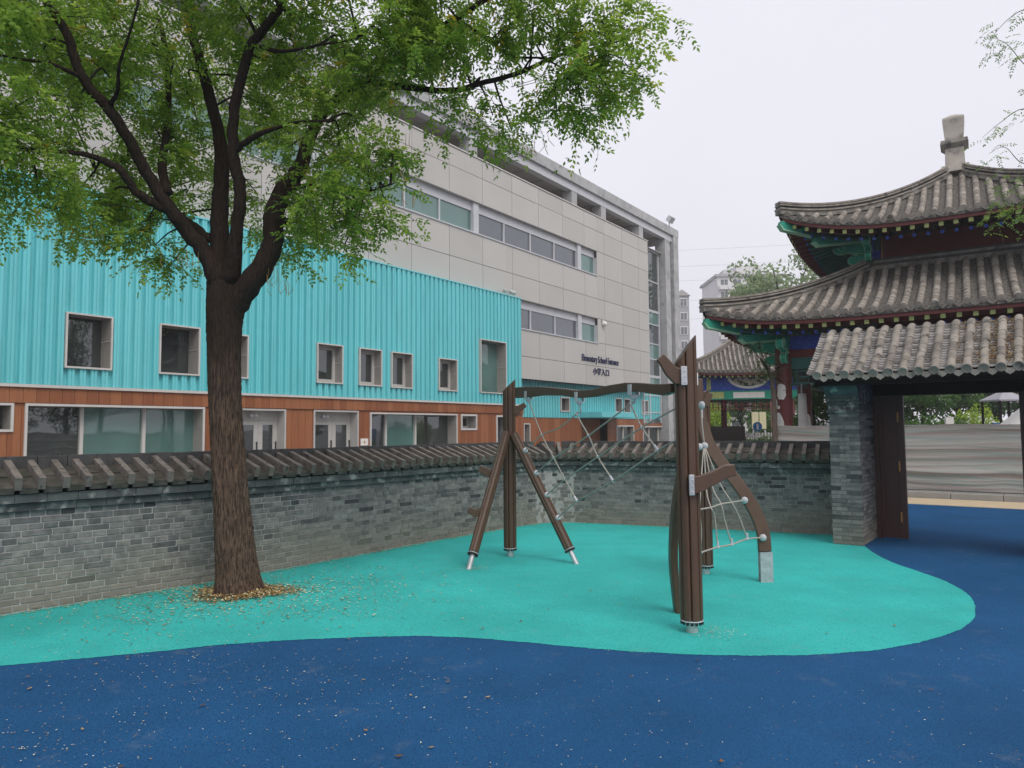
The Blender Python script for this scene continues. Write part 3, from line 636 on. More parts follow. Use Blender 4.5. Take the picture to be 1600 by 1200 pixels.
for i, e in enumerate(rows_e):
    for back in (False, True):
        seg = NT if not back else 1
        for k in range(seg):
            b0, b1 = k / seg, (k + 1) / seg
            if k == seg - 1: b1 = 1.0
            bb = np.linspace(b0, b1, 4 if not back else 10)
            j = rnd.uniform(-.006, .006); pts = [rp(e + j, b, .015, back) for b in bb]
            rr = [TR * (1.07 if q == 0 and k > 0 else 1) * rnd.uniform(.98, 1.02) for q in range(len(bb))]
            mb = MB(); mb.tube(pts, rr, prof=tube_prof(), up=Z); mb.build('tube_tile', M['tile'][rnd.choice((0, 0, 1, 2))], GATE, True)
        if not back:
            mb = MB(); p0 = rp(e, 0, .015); mb.lathe(p0 - GG * .035 - Z * .018, [(.040, .010), (.043, .0), (.058, .0), (.060, .006), (.060, .05)], 18, axis=GG + Z * .35); mb.build('end_disc', M['tile'][0], GATE, True)
    # drip tile in the valley to the right
    if i < len(rows_e):
        c = e + TS / 2; p0 = rp(c, 0, -.01) - GG * .012
        arc = [(-.075, .02), (-.066, -.02), (-.042, -.055), (0, -.082), (.042, -.055), (.066, -.02), (.075, .02), (.04, .0), (0, -.008), (-.04, .0)]
        mb = MB(); mb.prism((p0, GE, (GG + Z * .3).normalized(), Z), arc, -.008, .008); mb.build('drip_tile', M['tile'][1], GATE)
pan = MB(); lit = []
for i, e in enumerate([rows_e[0] - TS] + rows_e):
    c = e + TS / 2; n = 19
    for k in range(n):
        b0 = k / n; b1 = (k + 1.35) / n
        if b1 > 1: b1 = 1
        xs = np.linspace(-.06, .06, 5); j = rnd.uniform(-.004, .004); vs = []
        for b, lift in ((b0, .022 + rnd.uniform(-.004, .004)), (b1, 0.0)):
            for x in xs: vs.append(rp(c + x + j, b, lift + (x / .06) ** 2 * .022))
        for x in xs: vs.append(rp(c + x + j, b0, .008 + (x / .06) ** 2 * .022))
        pan.add(vs, [(q, q + 1, q + 6, q + 5) for q in range(4)] + [(10 + q, 11 + q, q + 1, q) for q in range(4)], rnd.choice((0, 1, 1)))
pan.build('pan_tiles', [M['pan'], M['pan_light']], GATE, kind='stuff')
M['litter'] = [mat('dead_leaf_%d' % i, c, .9, .2, 30) for i, c in enumerate(((.30, .17, .05), (.22, .11, .035), (.36, .25, .09), (.12, .07, .03)))]
lt = MB()
for i in range(9, 17):
    c = rows_e[i] + TS / 2
    for k in range(420 if i > 10 else 160):
        b = rnd.uniform(.05, .93); x = rnd.uniform(-.055, .055); p = rp(c + x, b, .03 + (x / .06) ** 2 * .015 + rnd.uniform(0, .02))
        a_ = V((rnd.gauss(0, 1), rnd.gauss(0, 1), rnd.gauss(0, .5))).normalized() * rnd.uniform(.008, .016); b_ = a_.cross(V((rnd.gauss(0, 1), rnd.gauss(0, 1), rnd.gauss(0, 1)))).normalized() * rnd.uniform(.004, .008)
        lt.add([p - a_, p - b_, p + a_, p + b_], [(0, 1, 2, 3)], rnd.randrange(4))
lt.build('leaf_debris', M['litter'], GATE, kind='stuff')
mb = MB(); mb.fbox(GF, (-.1, GW + .1), (-.30, -.24), (2.215, 2.33)); mb.build('eave_board', M['beam'], GATE)
for k in range(18):
    e = -.05 + .18 * k; mb = MB(); mb.prism((gp(e, 0), GG, GE, Z), [(-.34, 2.24), (-.34, 2.30), (.55, 2.95), (.55, 2.88)], 0, .07); mb.build('rafter', M['beam'], GATE)
mb = MB(); mb.fbox(GF, (.40, GW - .40), (.94, 1.12), (2.10, 2.62)); mb.build('lintel', M['beam'], GATE)
mb = MB(); mb.fbox(GF, (.40, GW - .40), (.0, .14), (2.28, 2.45)); mb.build('front_beam', M['beam'], GATE)
mb = MB(); mb.fbox(GF, (.40, GW - .40), (.16, .92), (2.46, 2.50)); mb.build('ceiling', M['beam'], GATE)
for e0, e1 in ((.402, .47), (GW - .47, GW - .402)):
    mb = MB(); mb.fbox(GF, (e0, e1), (.96, 1.10), (-.01, 2.098)); mb.build('jamb_post', M['door'], GATE)
# open door leaves, folded against the jambs
for sgn, e0 in ((1, .475), (-1, GW - .475)):
    f = lambda a: e0 + sgn * a
    rg = lambda a, b: (min(f(a), f(b)), max(f(a), f(b)))
    mb = MB()
    for a, b, z0, z1 in ((0, .05, .01, 2.097), (.20, .25, .01, 2.097), (.05, .20, .01, .16), (.05, .20, .93, .99), (.05, .20, 1.14, 1.20), (.05, .20, 1.98, 2.097)): mb.fbox(GF, rg(a, b), (.98, 1.03), (z0, z1))
    dl = mb.build('door_leaf', M['door'], GATE)
    for z0, z1 in ((.16, .93), (.99, 1.14), (1.20, 1.98)):
        q = MB(); q.fbox(GF, rg(.05, .20), (.998, 1.015), (z0, z1)); q.build('door_panel', M['door'], dl)
    q = MB(); q.fbox(GF, rg(.255, .335), (.955, 1.035), (.01, 2.097)); ds = q.build('door_stile', M['door'], GATE)
    for z in (.32, 1.06, 1.78):
        q = MB(); q.fbox(GF, rg(.247, .272), (.942, .979), (z - .07, z + .07)); q.tube([gp(f(.26), .944, z - .075), gp(f(.26), .944, z + .075)], .011, 8); q.build('hinge', M['brass'], ds)
# ------------------------------------------------------------------ pavilions
rnd = random.Random(31)
def roof(P, C_, E_, G_, we, wt, ze, zt, lift, sp, tr, n_ind, tag_ridge=True, visible=None, capw=.12, sag=.36, ex=5):
    """Square hipped roof, tiles on four sides. P parent thing; half widths we (eave) -> wt (top)."""
    def zz(a, b): return ze + (zt - ze) * ((1 - sag) * b + sag * b * b) + lift * abs(a) ** ex * (1 - b) ** 2
    def wd(b): return we + (wt - we) * b
    stuff = MB(); sheet = MB(); ind = []; drips = MB(); discs = MB()
    for side in range(4):
        a_ = side * math.pi / 2; Ex = E_ * math.cos(a_) + G_ * math.sin(a_); Gx = G_ * math.cos(a_) - E_ * math.sin(a_)
        def pt(x, b, up=0, a=None):
            w_ = wd(b); aa = x / w_ if w_ > 1e-6 else 0
            return C_ + Ex * x - Gx * (w_ * (1 + .012 * abs(aa) ** 6 * (1 - b))) + Z * (zz(max(-1, min(1, aa)), b) + up)
        nb = 14; na = 40; vs = []
        for i in range(nb + 1):
            b = i / nb
            for j in range(na + 1):
                vs.append(pt((-1 + 2 * j / na) * wd(b), b))
        o = len(vs); vs += [v - Z * .10 for v in vs]
        sheet.add(vs, [(i * (na + 1) + j, i * (na + 1) + j + 1, (i + 1) * (na + 1) + j + 1, (i + 1) * (na + 1) + j) for i in range(nb) for j in range(na)] +
                  [(o + i * (na + 1) + j, o + (i + 1) * (na + 1) + j, o + (i + 1) * (na + 1) + j + 1, o + i * (na + 1) + j + 1) for i in range(nb) for j in range(na)] +
                  [(j, o + j, o + j + 1, j + 1) for j in range(na)])
        k0 = int(we / sp); TL = .40 if sp > .25 else .3
        for k in range(-k0, k0 + 1):
            x = (k + .5) * sp
            if abs(x) > we - .08: continue
            bm_ = 1.0 if abs(x) < wt else min(1, (we - abs(x)) / (we - wt))
            run = (we - wt) * bm_; nseg = max(1, int(round(run / (TL * .85))))
            for q in range(nseg):
                b0, b1 = bm_ * q / nseg, bm_ * (q + 1) / nseg
                p0, p1 = pt(x, b0, .03), pt(x, b1, .03)
                ind.append((p0, p1, side, q, x))
            d = (pt(x, .02) - pt(x, 0)).normalized()
            discs.lathe(pt(x, 0, .03) - d * .015, [(tr * .8, 0), (tr * 1.1, .004), (tr * 1.1, .05)], 10, axis=d)
            xm = x + sp / 2
            if abs(xm) < we - .05:
                p0 = pt(xm, 0, .0) - d * .012; w2 = sp / 2 - tr * .5
                drips.prism((p0, Ex, Gx, Z), [(-w2, .03), (-w2 * .6, -.04), (0, -.085), (w2 * .6, -.04), (w2, .03), (0, -.02)], -.01, .01)
    shared = [MB() for _ in M['tile']]
    for j, s_ in enumerate(shared): s_.tube([V((0, 0, 0)), V((0, .5, 0)), V((0, 1, 0))], [tr * 1.06, tr, tr * .96], prof=tube_prof(8), up=Z)
    tm = [s_.mesh('tube_tile', M['tile'][j], smooth=True) for j, s_ in enumerate(shared)]
    vis = [t for t in ind if visible is None or visible(t)]; vis.sort(key=lambda t: (t[0] - CC).length)
    chosen = set(id(t) for t in vis[:n_ind])
    for t in ind:
        p0, p1 = t[0], t[1]; d = p1 - p0; L = d.length
        if L < .05: continue
        y = d.normalized(); xx = y.cross(Z).normalized(); up = xx.cross(y)
        if id(t) in chosen:
            o = place(rnd.choice(tm), 'tube_tile', P, p0, (xx, y * L, up))
        else: stuff.tube([p0, p0 + d * .5, p1], [tr * 1.06, tr, tr * .96], prof=tube_prof(6), up=Z, mi=rnd.randrange(3))
    stuff.build('tube_tile_rows', M['tile'], P, True, kind='stuff')
    sheet.build('pan_tile_bed', M['pan_bed'], P); drips.build('drip_tiles', M['tile'][2], P, kind='stuff'); discs.build('tile_end_discs', M['tile'][0], P, True, kind='stuff')
    # hips
    for cx, cy in ((-1, -1), (1, -1), (1, 1), (-1, 1)):
        bb = np.linspace(-.004, 1, 18); pts = [C_ + E_ * (cx * wd(b) * (1 + .012 * (1 - b))) + G_ * (cy * wd(b) * (1 + .012 * (1 - b))) + Z * zz(1, max(b, 0)) for b in bb]
        for (h0, h1, hw, mm) in ((-.02, .10, 1.0, 'ridge'), (.104, .145, 1.3, 'tile'), (.148, .20, .8, 'coping_dark'), (.203, .24, 1.15, 'tile'), (.243, .262, .8, 'coping_dark'), (.262, .31, 1.0, 'tile')):
            mb = MB(); sc = tr / .075; w_ = capw * hw; vs = []
            dirn = (pts[-1] - pts[0]); dirn.z = 0; dirn.normalize(); sd = dirn.cross(Z)
            for p in pts: vs += [p + sd * w_ + Z * h0 * sc, p - sd * w_ + Z * h0 * sc, p - sd * w_ + Z * h1 * sc, p + sd * w_ + Z * h1 * sc]
            n = len(pts); mb.add(vs, [(4 * i + j, 4 * i + (j + 1) % 4, 4 * i + 4 + (j + 1) % 4, 4 * i + 4 + j) for i in range(n - 1) for j in range(4)] + [(3, 2, 1, 0), (4 * n - 4, 4 * n - 3, 4 * n - 2, 4 * n - 1)])
            mb.build('hip_ridge_course', M[mm] if mm != 'tile' else M['tile'][0], P)
    return zz, wd
M['pan_bed'] = mat('pan_tile_bed', (.095, .088, .078), .95, .4, 14, .8, 40, c2=(.20, .185, .165), c2pos=(.5, .62), c2scale=22)
def eaves(P, C_, E_, G_, we, zz, wb, zb, sp, big=.1, corner=True):
    """rafter ends, soffit and corner beams under an eave; wb, zb = wall half width and height where rafters land"""
    sof = MB()
    for side in range(4):
        a_ = side * math.pi / 2; Ex = E_ * math.cos(a_) + G_ * math.sin(a_); Gx = G_ * math.cos(a_) - E_ * math.sin(a_)
        n = 24; vs = []
        for j in range(n + 1):
            a = -1 + 2 * j / n; z0 = zz(a, 0) - .22
            vs += [C_ + Ex * (a * (we - .12)) - Gx * (we - .12) + Z * (z0 + .1), C_ + Ex * (a * wb) - Gx * wb + Z * (zb + .16)]
        sof.add(vs, [(2 * j, 2 * j + 1, 2 * j + 3, 2 * j + 2) for j in range(n)])
        # red eave board following the curve
        eb = MB(); vs = []
        for j in range(n + 1):
            a = -1 + 2 * j / n; zc = zz(a, 0); q = C_ + Ex * (a * (we - .03)) - Gx * ((we - .03) * (1 + .012 * abs(a) ** 6))
            vs += [q + Z * (zc - .19), q + Gx * .05 + Z * (zc - .19), q + Gx * .05 + Z * (zc - .09), q + Z * (zc - .09)]
        eb.add(vs, [(4 * i + j, 4 * i + (j + 1) % 4, 4 * i + 4 + (j + 1) % 4, 4 * i + 4 + j) for i in range(n) for j in range(4)]); eb.build('eave_board', M['red'], P)
        k0 = int((we - .3) / sp)
        for k in range(-k0, k0 + 1):
            x = k * sp; a = x / we
            z0 = zz(a, 0) - .245; xi = x * (wb / we) ** .35 if abs(x) > wb * .8 else x
            p0 = C_ + Ex * x - Gx * (we - .10) + Z * z0; p1 = C_ + Ex * (x * .93 if abs(x) > wb else x) - Gx * (we - .85) + Z * (z0 * .55 + .45 * (zb + .1) if we - .85 < wb else z0 + .12)
            y = (p1 - p0).normalized(); xx = y.cross(Z).normalized(); up = xx.cross(y); s_ = big / 2
            mb = MB(); mb.fbox((p0, xx, y, up), (-s_, s_), (0, (p1 - p0).length), (-s_, s_), 0); mb.fbox((p0, xx, y, up), (-s_, s_), (-.012, -.001), (-s_, s_), 1)
            mb.build('flying_rafter', [M['red'], M['yellow_green']], P)
            q0 = C_ + Ex * x * .985 - Gx * (we - .48) + Z * (z0 - big * 1.15); q1 = C_ + Ex * max(-wb, min(wb, x)) - Gx * (wb - .02) + Z * (zb + .02)
            if side in (0, 1, 3):
                y = (q1 - q0).normalized(); mb = MB(); mb.tube([q0, q1], s_ * .95, 7, 0); mb.lathe(q0 - y * .012, [(s_ * .6, -.004), (s_ * .95, 0), (s_ * .95, .01)], 8, 1, axis=y); mb.build('round_rafter', [M['green_dark'], M['bluep']], P)
    sof.build('soffit', M['red_board'], P)
    if corner:
        for cx, cy in ((-1, -1), (1, -1), (1, 1), (-1, 1)):
            d = (E_ * cx + G_ * cy).normalized(); sd = d.cross(Z); dg = math.sqrt(2)
            zc = zz(1, 0)
            fr = (C_, d, sd, Z); W = we * dg; B = wb * dg; hh = zb
            mb = MB(); t_ = .085 if we > 3 else .06
            mb.prism(fr, [(B, hh + .08), (B, hh + .30), (W - .9, zc - .34), (W + .02, zc - .20), (W + .06, zc - .30), (W - .05, zc - .42), (W - .9, zc - .56)], -t_, t_); cb = mb.build('corner_beam', M['green'], P)
            q = MB(); q.prism(fr, [(W - .98, zc - .605), (W - .9, zc - .565), (W - .05, zc - .425), (W + .062, zc - .30), (W + .09, zc - .31), (W - .02, zc - .46)], -t_ - .004, t_ + .004); q.build('corner_beam_edge', M['green_pale'], cb)
            mb = MB(); lo = [(B - .05, hh - .12), (B - .05, hh + .06), (W - 1.0, zc - .62), (W - .95, zc - .74), (W - 1.08, zc - .82)]
            mb.prism(fr, lo, -t_ * .9, t_ * .9); cb2 = mb.build('under_corner_beam', M['green'], P)
            q = MB(); q.prism(fr, [(B + .2, hh - .155), (W - 1.1, zc - .86), (W - .93, zc - .74), (W - .99, zc - .70), (W - 1.1, zc - .81), (B + .2, hh - .10)], -t_ * .9 - .004, t_ * .9 + .004); q.build('corner_beam_edge', M['green_pale'], cb2)
M['green_dark'] = mat('dark_green_paint', (.008, .10, .08), .6, .15, 5)
PA = R(33); PE = V((math.cos(PA), -math.sin(PA), 0)); PG = V((math.sin(PA), math.cos(PA), 0)); PC = V((13.0, 20.5, 0))
PAV = thing('pavilion', 'large double-eaved red and green pavilion with grey tiled roofs behind the gate', 'pavilion', PC)
def seen(t):
    p = t[0]; u = 800 + FPX * p.x / p.y; return t[2] == 0 and u < 1640
zzU, wU = roof(PAV, PC, PE, PG, 4.05, .22, 6.86, 8.86, .60, .31, .080, 150, visible=seen, sag=.52, ex=3)
zzL, wL = roof(PAV, PC, PE, PG, 5.68, 2.18, 4.36, 6.02, .36, .31, .080, 150, visible=seen, sag=.42)
def cloud(P, C_, E_, G_, wb, z0, dirs, size=1.0):
    pass
eaves(PAV, PC, PE, PG, 4.05, zzU, 2.1, 6.95, .31)
eaves(PAV, PC, PE, PG, 5.68, zzL, 4.0, 4.12, .31)
PF = lambda side: (PC, PE * math.cos(side * math.pi / 2) + PG * math.sin(side * math.pi / 2), PG * math.cos(side * math.pi / 2) - PE * math.sin(side * math.pi / 2), Z)
for side in range(4):
    fr = PF(side)
    mb = MB(); mb.fbox(fr, (-2.0, 2.0), (-2.08, -2.02), (6.08, 6.92)); mb.build('upper_wall_board', M['red_board'], PAV)
    mb = MB(); mb.fbox(fr, (-1.82, -1.79), (-2.10, -2.081), (6.3, 6.92)); mb.fbox(fr, (1.79, 1.82), (-2.10, -2.081), (6.3, 6.92)); mb.build('gold_edge', M['gold'], PAV)
    for j, (z0, z1, mm) in enumerate(((5.98, 6.10, 'ridge'), (6.104, 6.16, 'coping_dark'), (6.164, 6.24, 'ridge'), (6.244, 6.30, 'coping_dark'))):
        d = (.12, .16, .10, .06)[j]; mb = MB(); mb.fbox(fr, (-2.16 - d, 2.16 + d - .002), (-2.16 - d, -2.06), (z0, z1)); mb.build('wall_ridge_course', M[mm], PAV)
    # painted end panels of the upper board
    for x0, x1 in ((-2.0, -1.84), (1.84, 2.0)):
        for z0, z1, mm in ((6.3, 6.56, 'bluep'), (6.563, 6.92, 'green_dark')):
            mb = MB(); mb.fbox(fr, (x0, x1), (-2.10, -2.081), (z0, z1)); mb.build('painted_panel', M[mm], PAV)
    # lower storey beams
    mb = MB(); mb.fbox(fr, (-3.9, 3.9), (-4.08, -3.9), (3.72, 4.08)); mb.build('eave_beam', M['bluep'], PAV)
    mb = MB(); mb.fbox(fr, (-3.9, 3.9), (-4.06, -3.92), (3.50, 3.718)); mb.build('tie_board', M['red_board'], PAV)
    mb = MB(); mb.fbox(fr, (-3.9, 3.9), (-4.08, -3.9), (3.20, 3.498)); mb.build('lower_beam', M['green_dark'], PAV)
    mb = MB(); mb.fbox(fr, (-3.85, 3.85), (-4.0, -3.97), (2.80, 2.84)); mb.fbox(fr, (-3.85, 3.85), (-4.0, -3.97), (3.12, 3.16))
    for k in range(26): x = -3.8 + .3 * k; mb.fbox(fr, (x, x + .04), (-3.995, -3.975), (2.842, 3.118))
    for k in range(13): x = -3.75 + .6 * k; mb.fbox(fr, (x + .05, x + .28), (-3.995, -3.975), (2.96, 3.0))
    mb.build('lattice_frieze', M['green_dark'], PAV)
    mb = MB(); mb.fbox(fr, (-2.0, 2.0), (-2.0, -1.9), (3.6, 6.05)); mb.build('inner_wall', M['red_board'], PAV)
# corner posts of the upper storey, bracket ends
for cx, cy in ((-1, -1), (1, -1), (1, 1), (-1, 1)):
    mb = MB(); c0 = PC + PE * (cx * 2.1) + PG * (cy * 2.1); mb.tube([c0 + Z * 6.0, c0 + Z * 6.95], .13, 14, 0); mb.build('upper_post', M['bluep'], PAV, True)
    for wb, zb, ln in ((2.1, 6.92, 1.0), (4.0, 4.05, 1.0)):
        for (ax, sg, oth, so_) in ((PE, cx, PG, cy), (PG, cy, PE, cx)):
            c1 = PC + PE * (cx * wb) + PG * (cy * wb)
            fr = (c1, ax * sg, oth * so_, Z)
            scr = [(.1, zb - .02), (.75, zb - .05), (.92, zb - .13), (.95, zb - .24), (.86, zb - .33), (.70, zb - .36), (.55, zb - .32), (.44, zb - .40), (.1, zb - .42)]
            mb = MB(); mb.prism(fr, scr, -.08, .08); s_ = mb.build('scroll_bracket', M['green'], PAV)
            q = MB()
            circ = [(.72 + .12 * math.cos(th) * (1 - th / 16), zb - .2 + .12 * math.sin(th) * (1 - th / 16)) for th in np.linspace(0, 9.5, 22)]
            for yy in (-.085, .085): q.tube([c1 + ax * sg * x + oth * so_ * yy + Z * z for x, z in circ], .011, 5)
            edge = [c1 + ax * sg * x + Z * z for x, z in scr[1:]]
            for yy in (-.083, .083): q.tube([p + oth * so_ * yy for p in edge], .013, 5)
            q.build('scroll_outline', M['green_pale'], s_)
            lo = [(.1, zb - .46), (.46, zb - .46), (.56, zb - .52), (.57, zb - .62), (.48, zb - .70), (.36, zb - .71), (.1, zb - .70)]
            mb = MB(); mb.prism(fr, lo, -.065, .065); s2 = mb.build('lower_bracket', M['green'], PAV)
            q = MB(); edge = [c1 + ax * sg * x + Z * z for x, z in lo[1:6]]
            for yy in (-.068, .068): q.tube([p + oth * so_ * yy for p in edge], .012, 5)
            q.build('bracket_outline', M['green_pale'], s2)
            mb = MB(); mb.fbox(fr, (.30, .40), (-.09, .09), (zb - .455, zb - .425)); mb.build('bracket_cap', M['green_pale'], PAV)
# columns: oxblood with patches of bare white primer
def column(P, c0, z1, r, patch, nm='column'):
    mb = MB(); mb.lathe(c0, [(r, .25), (r, 1.2), (r, 2.4), (r * .97, z1)], 24); o = mb.build(nm, M['red'], P, True)
    mb = MB(); mb.lathe(c0, [(r * 1.5, -.02), (r * 1.5, .12), (r * 1.25, .24), (r * .9, .26)], 20); mb.build('column_base', M['finial'], P, True)
    for th0, th1, z0, z2, sd_ in patch:
        rr = random.Random(sd_); n = 18; vs = []; pl = []
        for k in range(n):
            t_ = 2 * math.pi * k / n; q = (abs(math.cos(t_)) ** 3 + abs(math.sin(t_)) ** 3) ** (-1 / 3) * rr.uniform(.86, 1.0)
            pl.append(((th0 + th1) / 2 + (th1 - th0) / 2 * math.cos(t_) * q, (z0 + z2) / 2 + (z2 - z0) / 2 * math.sin(t_) * q))
        mb = MB(); ctr = ((th0 + th1) / 2, (z0 + z2) / 2); rings = []
        for f_ in (1, .75, .5, .25):
            for th, z in pl:
                th_, z_ = ctr[0] + (th - ctr[0]) * f_, ctr[1] + (z - ctr[1]) * f_
                rings.append(c0 + V((math.cos(th_) * (r + .004), math.sin(th_) * (r + .004), z_)))
        rings.append(c0 + V((math.cos(ctr[0]) * (r + .004), math.sin(ctr[0]) * (r + .004), ctr[1])))
        fs = [(i * n + j, i * n + (j + 1) % n, (i + 1) * n + (j + 1) % n, (i + 1) * n + j) for i in range(3) for j in range(n)] + [(3 * n + j, 3 * n + (j + 1) % n, 4 * n) for j in range(n)]
        mb.add(rings, fs); mb.build('primer_patch', M['whitep'], o, 'all')
    return o
fa = math.atan2(-19.3, -7.3)
cf = PC - PE * 4.1 - PG * 4.1
column(PAV, cf, 3.75, .21, [(fa - .95, fa + .25, 2.36, 2.82, 1), (fa - 1.5, fa - .1, 1.2, 2.05, 2), (fa - 1.5, fa - .95, 2.1, 2.4, 3), (fa - .9, fa - .55, 2.12, 2.22, 8)])
column(PAV, PC - PE * 4.1 - PG * 1.4, 3.75, .2, [(fa - .5, fa + .9, 1.1, 2.1, 4)])
column(PAV, PC - PE * 4.1 + PG * 4.1, 3.75, .2, [(fa - .4, fa + .6, 1.1, 2.0, 5)])
for a_, b_ in ((4.1, -4.1), (4.1, 4.1)): column(PAV, PC + PE * a_ + PG * b_, 3.75, .2, [])
mb = MB(); mb.fbox((PC, PE, PG, Z), (-4.9, 4.9), (-4.9, 4.9), (-.02, .06)); mb.build('plinth', M['kerb'], PAV)
# finial
def quad(mb, prof_, c0, E_, G_):
    L = [[c0 + E_ * (sx * r_) + G_ * (sy * r_) + Z * h for sx, sy in ((-1, -1), (1, -1), (1, 1), (-1, 1))] for r_, h in prof_]
    for a, b in zip(L, L[1:]): mb.hexa(a, b)
    return mb
mb = MB(); quad(mb, [(.36, 8.98), (.34, 9.16)], PC, PE, PG); quad(mb, [(.25, 9.162), (.235, 9.70)], PC, PE, PG); f1 = mb.build('finial', M['finial'], PAV)
mb = MB(); quad(mb, [(.26, 9.702), (.34, 9.80)], PC, PE, PG); quad(mb, [(.35, 9.803), (.33, 9.92)], PC, PE, PG); mb.build('finial_collar', M['ridge'], f1)
mb = MB(); quad(mb, [(.225, 9.923), (.275, 10.55), (.265, 10.60), (.08, 10.72)], PC, PE, PG); mb.build('finial_block', M['finial'], f1)
# ------------------------------------------------------------------ small pavilion far behind
SA = R(12); SE = V((math.cos(SA), -math.sin(SA), 0)); SG = V((math.sin(SA), math.cos(SA), 0)); SC = at(1163, 640, 36.5); SC.z = 0
SP2 = thing('pavilion', 'small single-eaved pavilion with blue painted beam behind the boundary wall', 'pavilion', SC)
zzS, wS = roof(SP2, SC, SE, SG, 2.95, .15, 4.30, 6.35, .25, .22, .055, 120, visible=lambda t: t[2] == 0, capw=.1)
eaves(SP2, SC, SE, SG, 2.95, zzS, 2.1, 4.12, .26, .08, corner=True)
for side in range(4):
    fr = (SC, SE * math.cos(side * math.pi / 2) + SG * math.sin(side * math.pi / 2), SG * math.cos(side * math.pi / 2) - SE * math.sin(side * math.pi / 2), Z)
    mb = MB(); mb.fbox(fr, (-2.15, 2.15), (-2.2, -2.0), (3.42, 4.12)); bm_ = mb.build('painted_beam', M['bluep'], SP2)
    mb = MB(); mb.fbox(fr, (-2.15, 2.15), (-2.2, -2.0), (3.0, 3.41)); b2 = mb.build('lower_painted_beam', M['green'], SP2)
    mb = MB(); mb.fbox(fr, (-.72, .72), (-2.212, -2.201), (3.06, 3.34)); mb.build('white_cartouche', M['whitep'], b2)
    for s_ in (-1, 1):
        mb = MB(); x0, x1 = sorted((s_ * 1.15, s_ * 1.95)); mb.fbox(fr, (x0, x1), (-2.212, -2.201), (3.05, 3.36)); mb.build('gold_panel', M['yellow_green'], b2)
        mb = MB(); x0, x1 = sorted((s_ * 1.75, s_ * 1.95)); mb.fbox(fr, (x0, x1), (-2.212, -2.201), (3.46, 4.08)); mb.build('gold_panel', M['yellow_green'], bm_)
    disc = [(1.0 * math.cos(th), 4.12 + .62 * math.sin(th) * 1.0) for th in np.linspace(math.pi, 2 * math.pi, 17)]
    mb = MB(); mb.prism(fr, disc, -2.222, -2.201); md = mb.build('half_round_medallion', M['whitep'], bm_)
    d2 = [(.84 * math.cos(th), 4.115 + .50 * math.sin(th)) for th in np.linspace(math.pi, 2 * math.pi, 17)]
    mb = MB(); mb.prism(fr, d2, -2.230, -2.223); mb.build('medallion_landscape', M['medal'] if 'medal' in M else M.setdefault('medal', mat('ink_landscape', (.45, .40, .33), .8, .3, 3, c2=(.06, .09, .06), c2pos=(.5, .56), c2scale=4)), md)
    mb = MB()
    for k in range(15): x = -2.0 + .28 * k; mb.fbox(fr, (x, x + .03), (-2.1, -2.07), (2.56, 2.95))
    mb.fbox(fr, (-2.0, 2.0), (-2.1, -2.07), (2.951, 2.98)); mb.fbox(fr, (-2.0, 2.0), (-2.105, -2.072), (2.73, 2.76)); mb.fbox(fr, (-2.0, 2.0), (-2.1, -2.07), (2.53, 2.559)); mb.build('lattice_frieze', M['red_board'], SP2)
for a_, b_ in ((-1.95, -1.95), (1.95, -1.95), (1.95, 1.95), (-1.95, 1.95), (-.85, 1.95)): column(SP2, SC + SE * a_ + SG * b_, 3.4, .15, [])
mb = MB(); mb.fbox((SC, SE, SG, Z), (-1.9, 1.9), (1.85, 2.0), (.3, 1.0)); mb.build('bench_rail', M['beam'], SP2)
mb = MB(); mb.fbox((SC, SE, SG, Z), (-1.9, -.2), (-2.0, -1.85), (.3, 1.7)); mb.build('bench_rail', M['beam'], SP2)
# ------------------------------------------------------------------ climbing frame
rnd = random.Random(41)
CF = thing('climbing_frame', 'brown plank climbing frame with grey rope nets on the teal rubber', 'climbing frame', (0.9, 7.8, 0))
def lobed(r, lobes=7, n=70, depth=.26):
    o = []
    for k in range(n):
        th = 2 * math.pi * k / n; ph = (th * lobes / (2 * math.pi)) % 1
        q = abs(ph - .5) * 2                     # 1 at groove
        o.append((r * math.cos(th) * (1 - depth * max(0, (q - .72) / .28) ** 1.2), r * math.sin(th) * (1 - depth * max(0, (q - .72) / .28) ** 1.2)))
    return o
def collar(base, d, r):
    """dark toothed ring at the foot of a post, steel pipe below"""
    a = d.orthogonal().normalized(); b = d.cross(a); mb = MB()
    n = 14
    mb.lathe(base, [(r * 1.04, -.012), (r * 1.06, .0), (r * 1.06, .012), (r * .98, .014)], 28, axis=d)
    return mb
def post(p0, p1, r, slant=(0, 0), foot=.13, lobes=7, name='post', fr=.55):
    p0, p1 = V(p0), V(p1); d = (p1 - p0).normalized(); a = V((1, 0, 0)); a = (a - d * a.dot(d)).normalized(); b = d.cross(a)
    s0 = p0 + d * foot; pr = lobed(r, lobes); n = len(pr)
    bot = [s0 + a * x + b * y for x, y in pr]; top = [p1 + a * x + b * y + d * (x * slant[0] + y * slant[1]) for x, y in pr]
    mb = MB(); mb.hexa(bot, top); o = mb.build(name, M['plank'], CF, True)
    mb = MB(); mb.lathe(s0 - d * .012, [(r * 1.01, -.003), (r * 1.03, .0), (r * 1.01, .005)], 28, axis=d); mb.build('collar', M['alu'], o, True)
    mb = MB()
    for k in range(14):
        th = 2 * math.pi * k / 14; q = s0 + (a * math.cos(th) + b * math.sin(th)) * r * .9 - d * .028
        mb.tube([q - d * .012, q + d * .012], .012, 6)
    mb.build('collar_teeth', M['black'], o)
    mb = MB(); mb.tube([p0 - d * .03 - Z * .0, s0 - d * .01], r * fr, 16); mb.build('foot', M['steel'], o, True)
    return o
PA0, PB0, PC0 = V((-.04, 9.5, 0)), V((1.45, 5.95, 0)), V((2.19, 8.28, 0))
post(PA0, PA0 + V((.0, 0, 2.23)), .085, (.95, 0), .11)
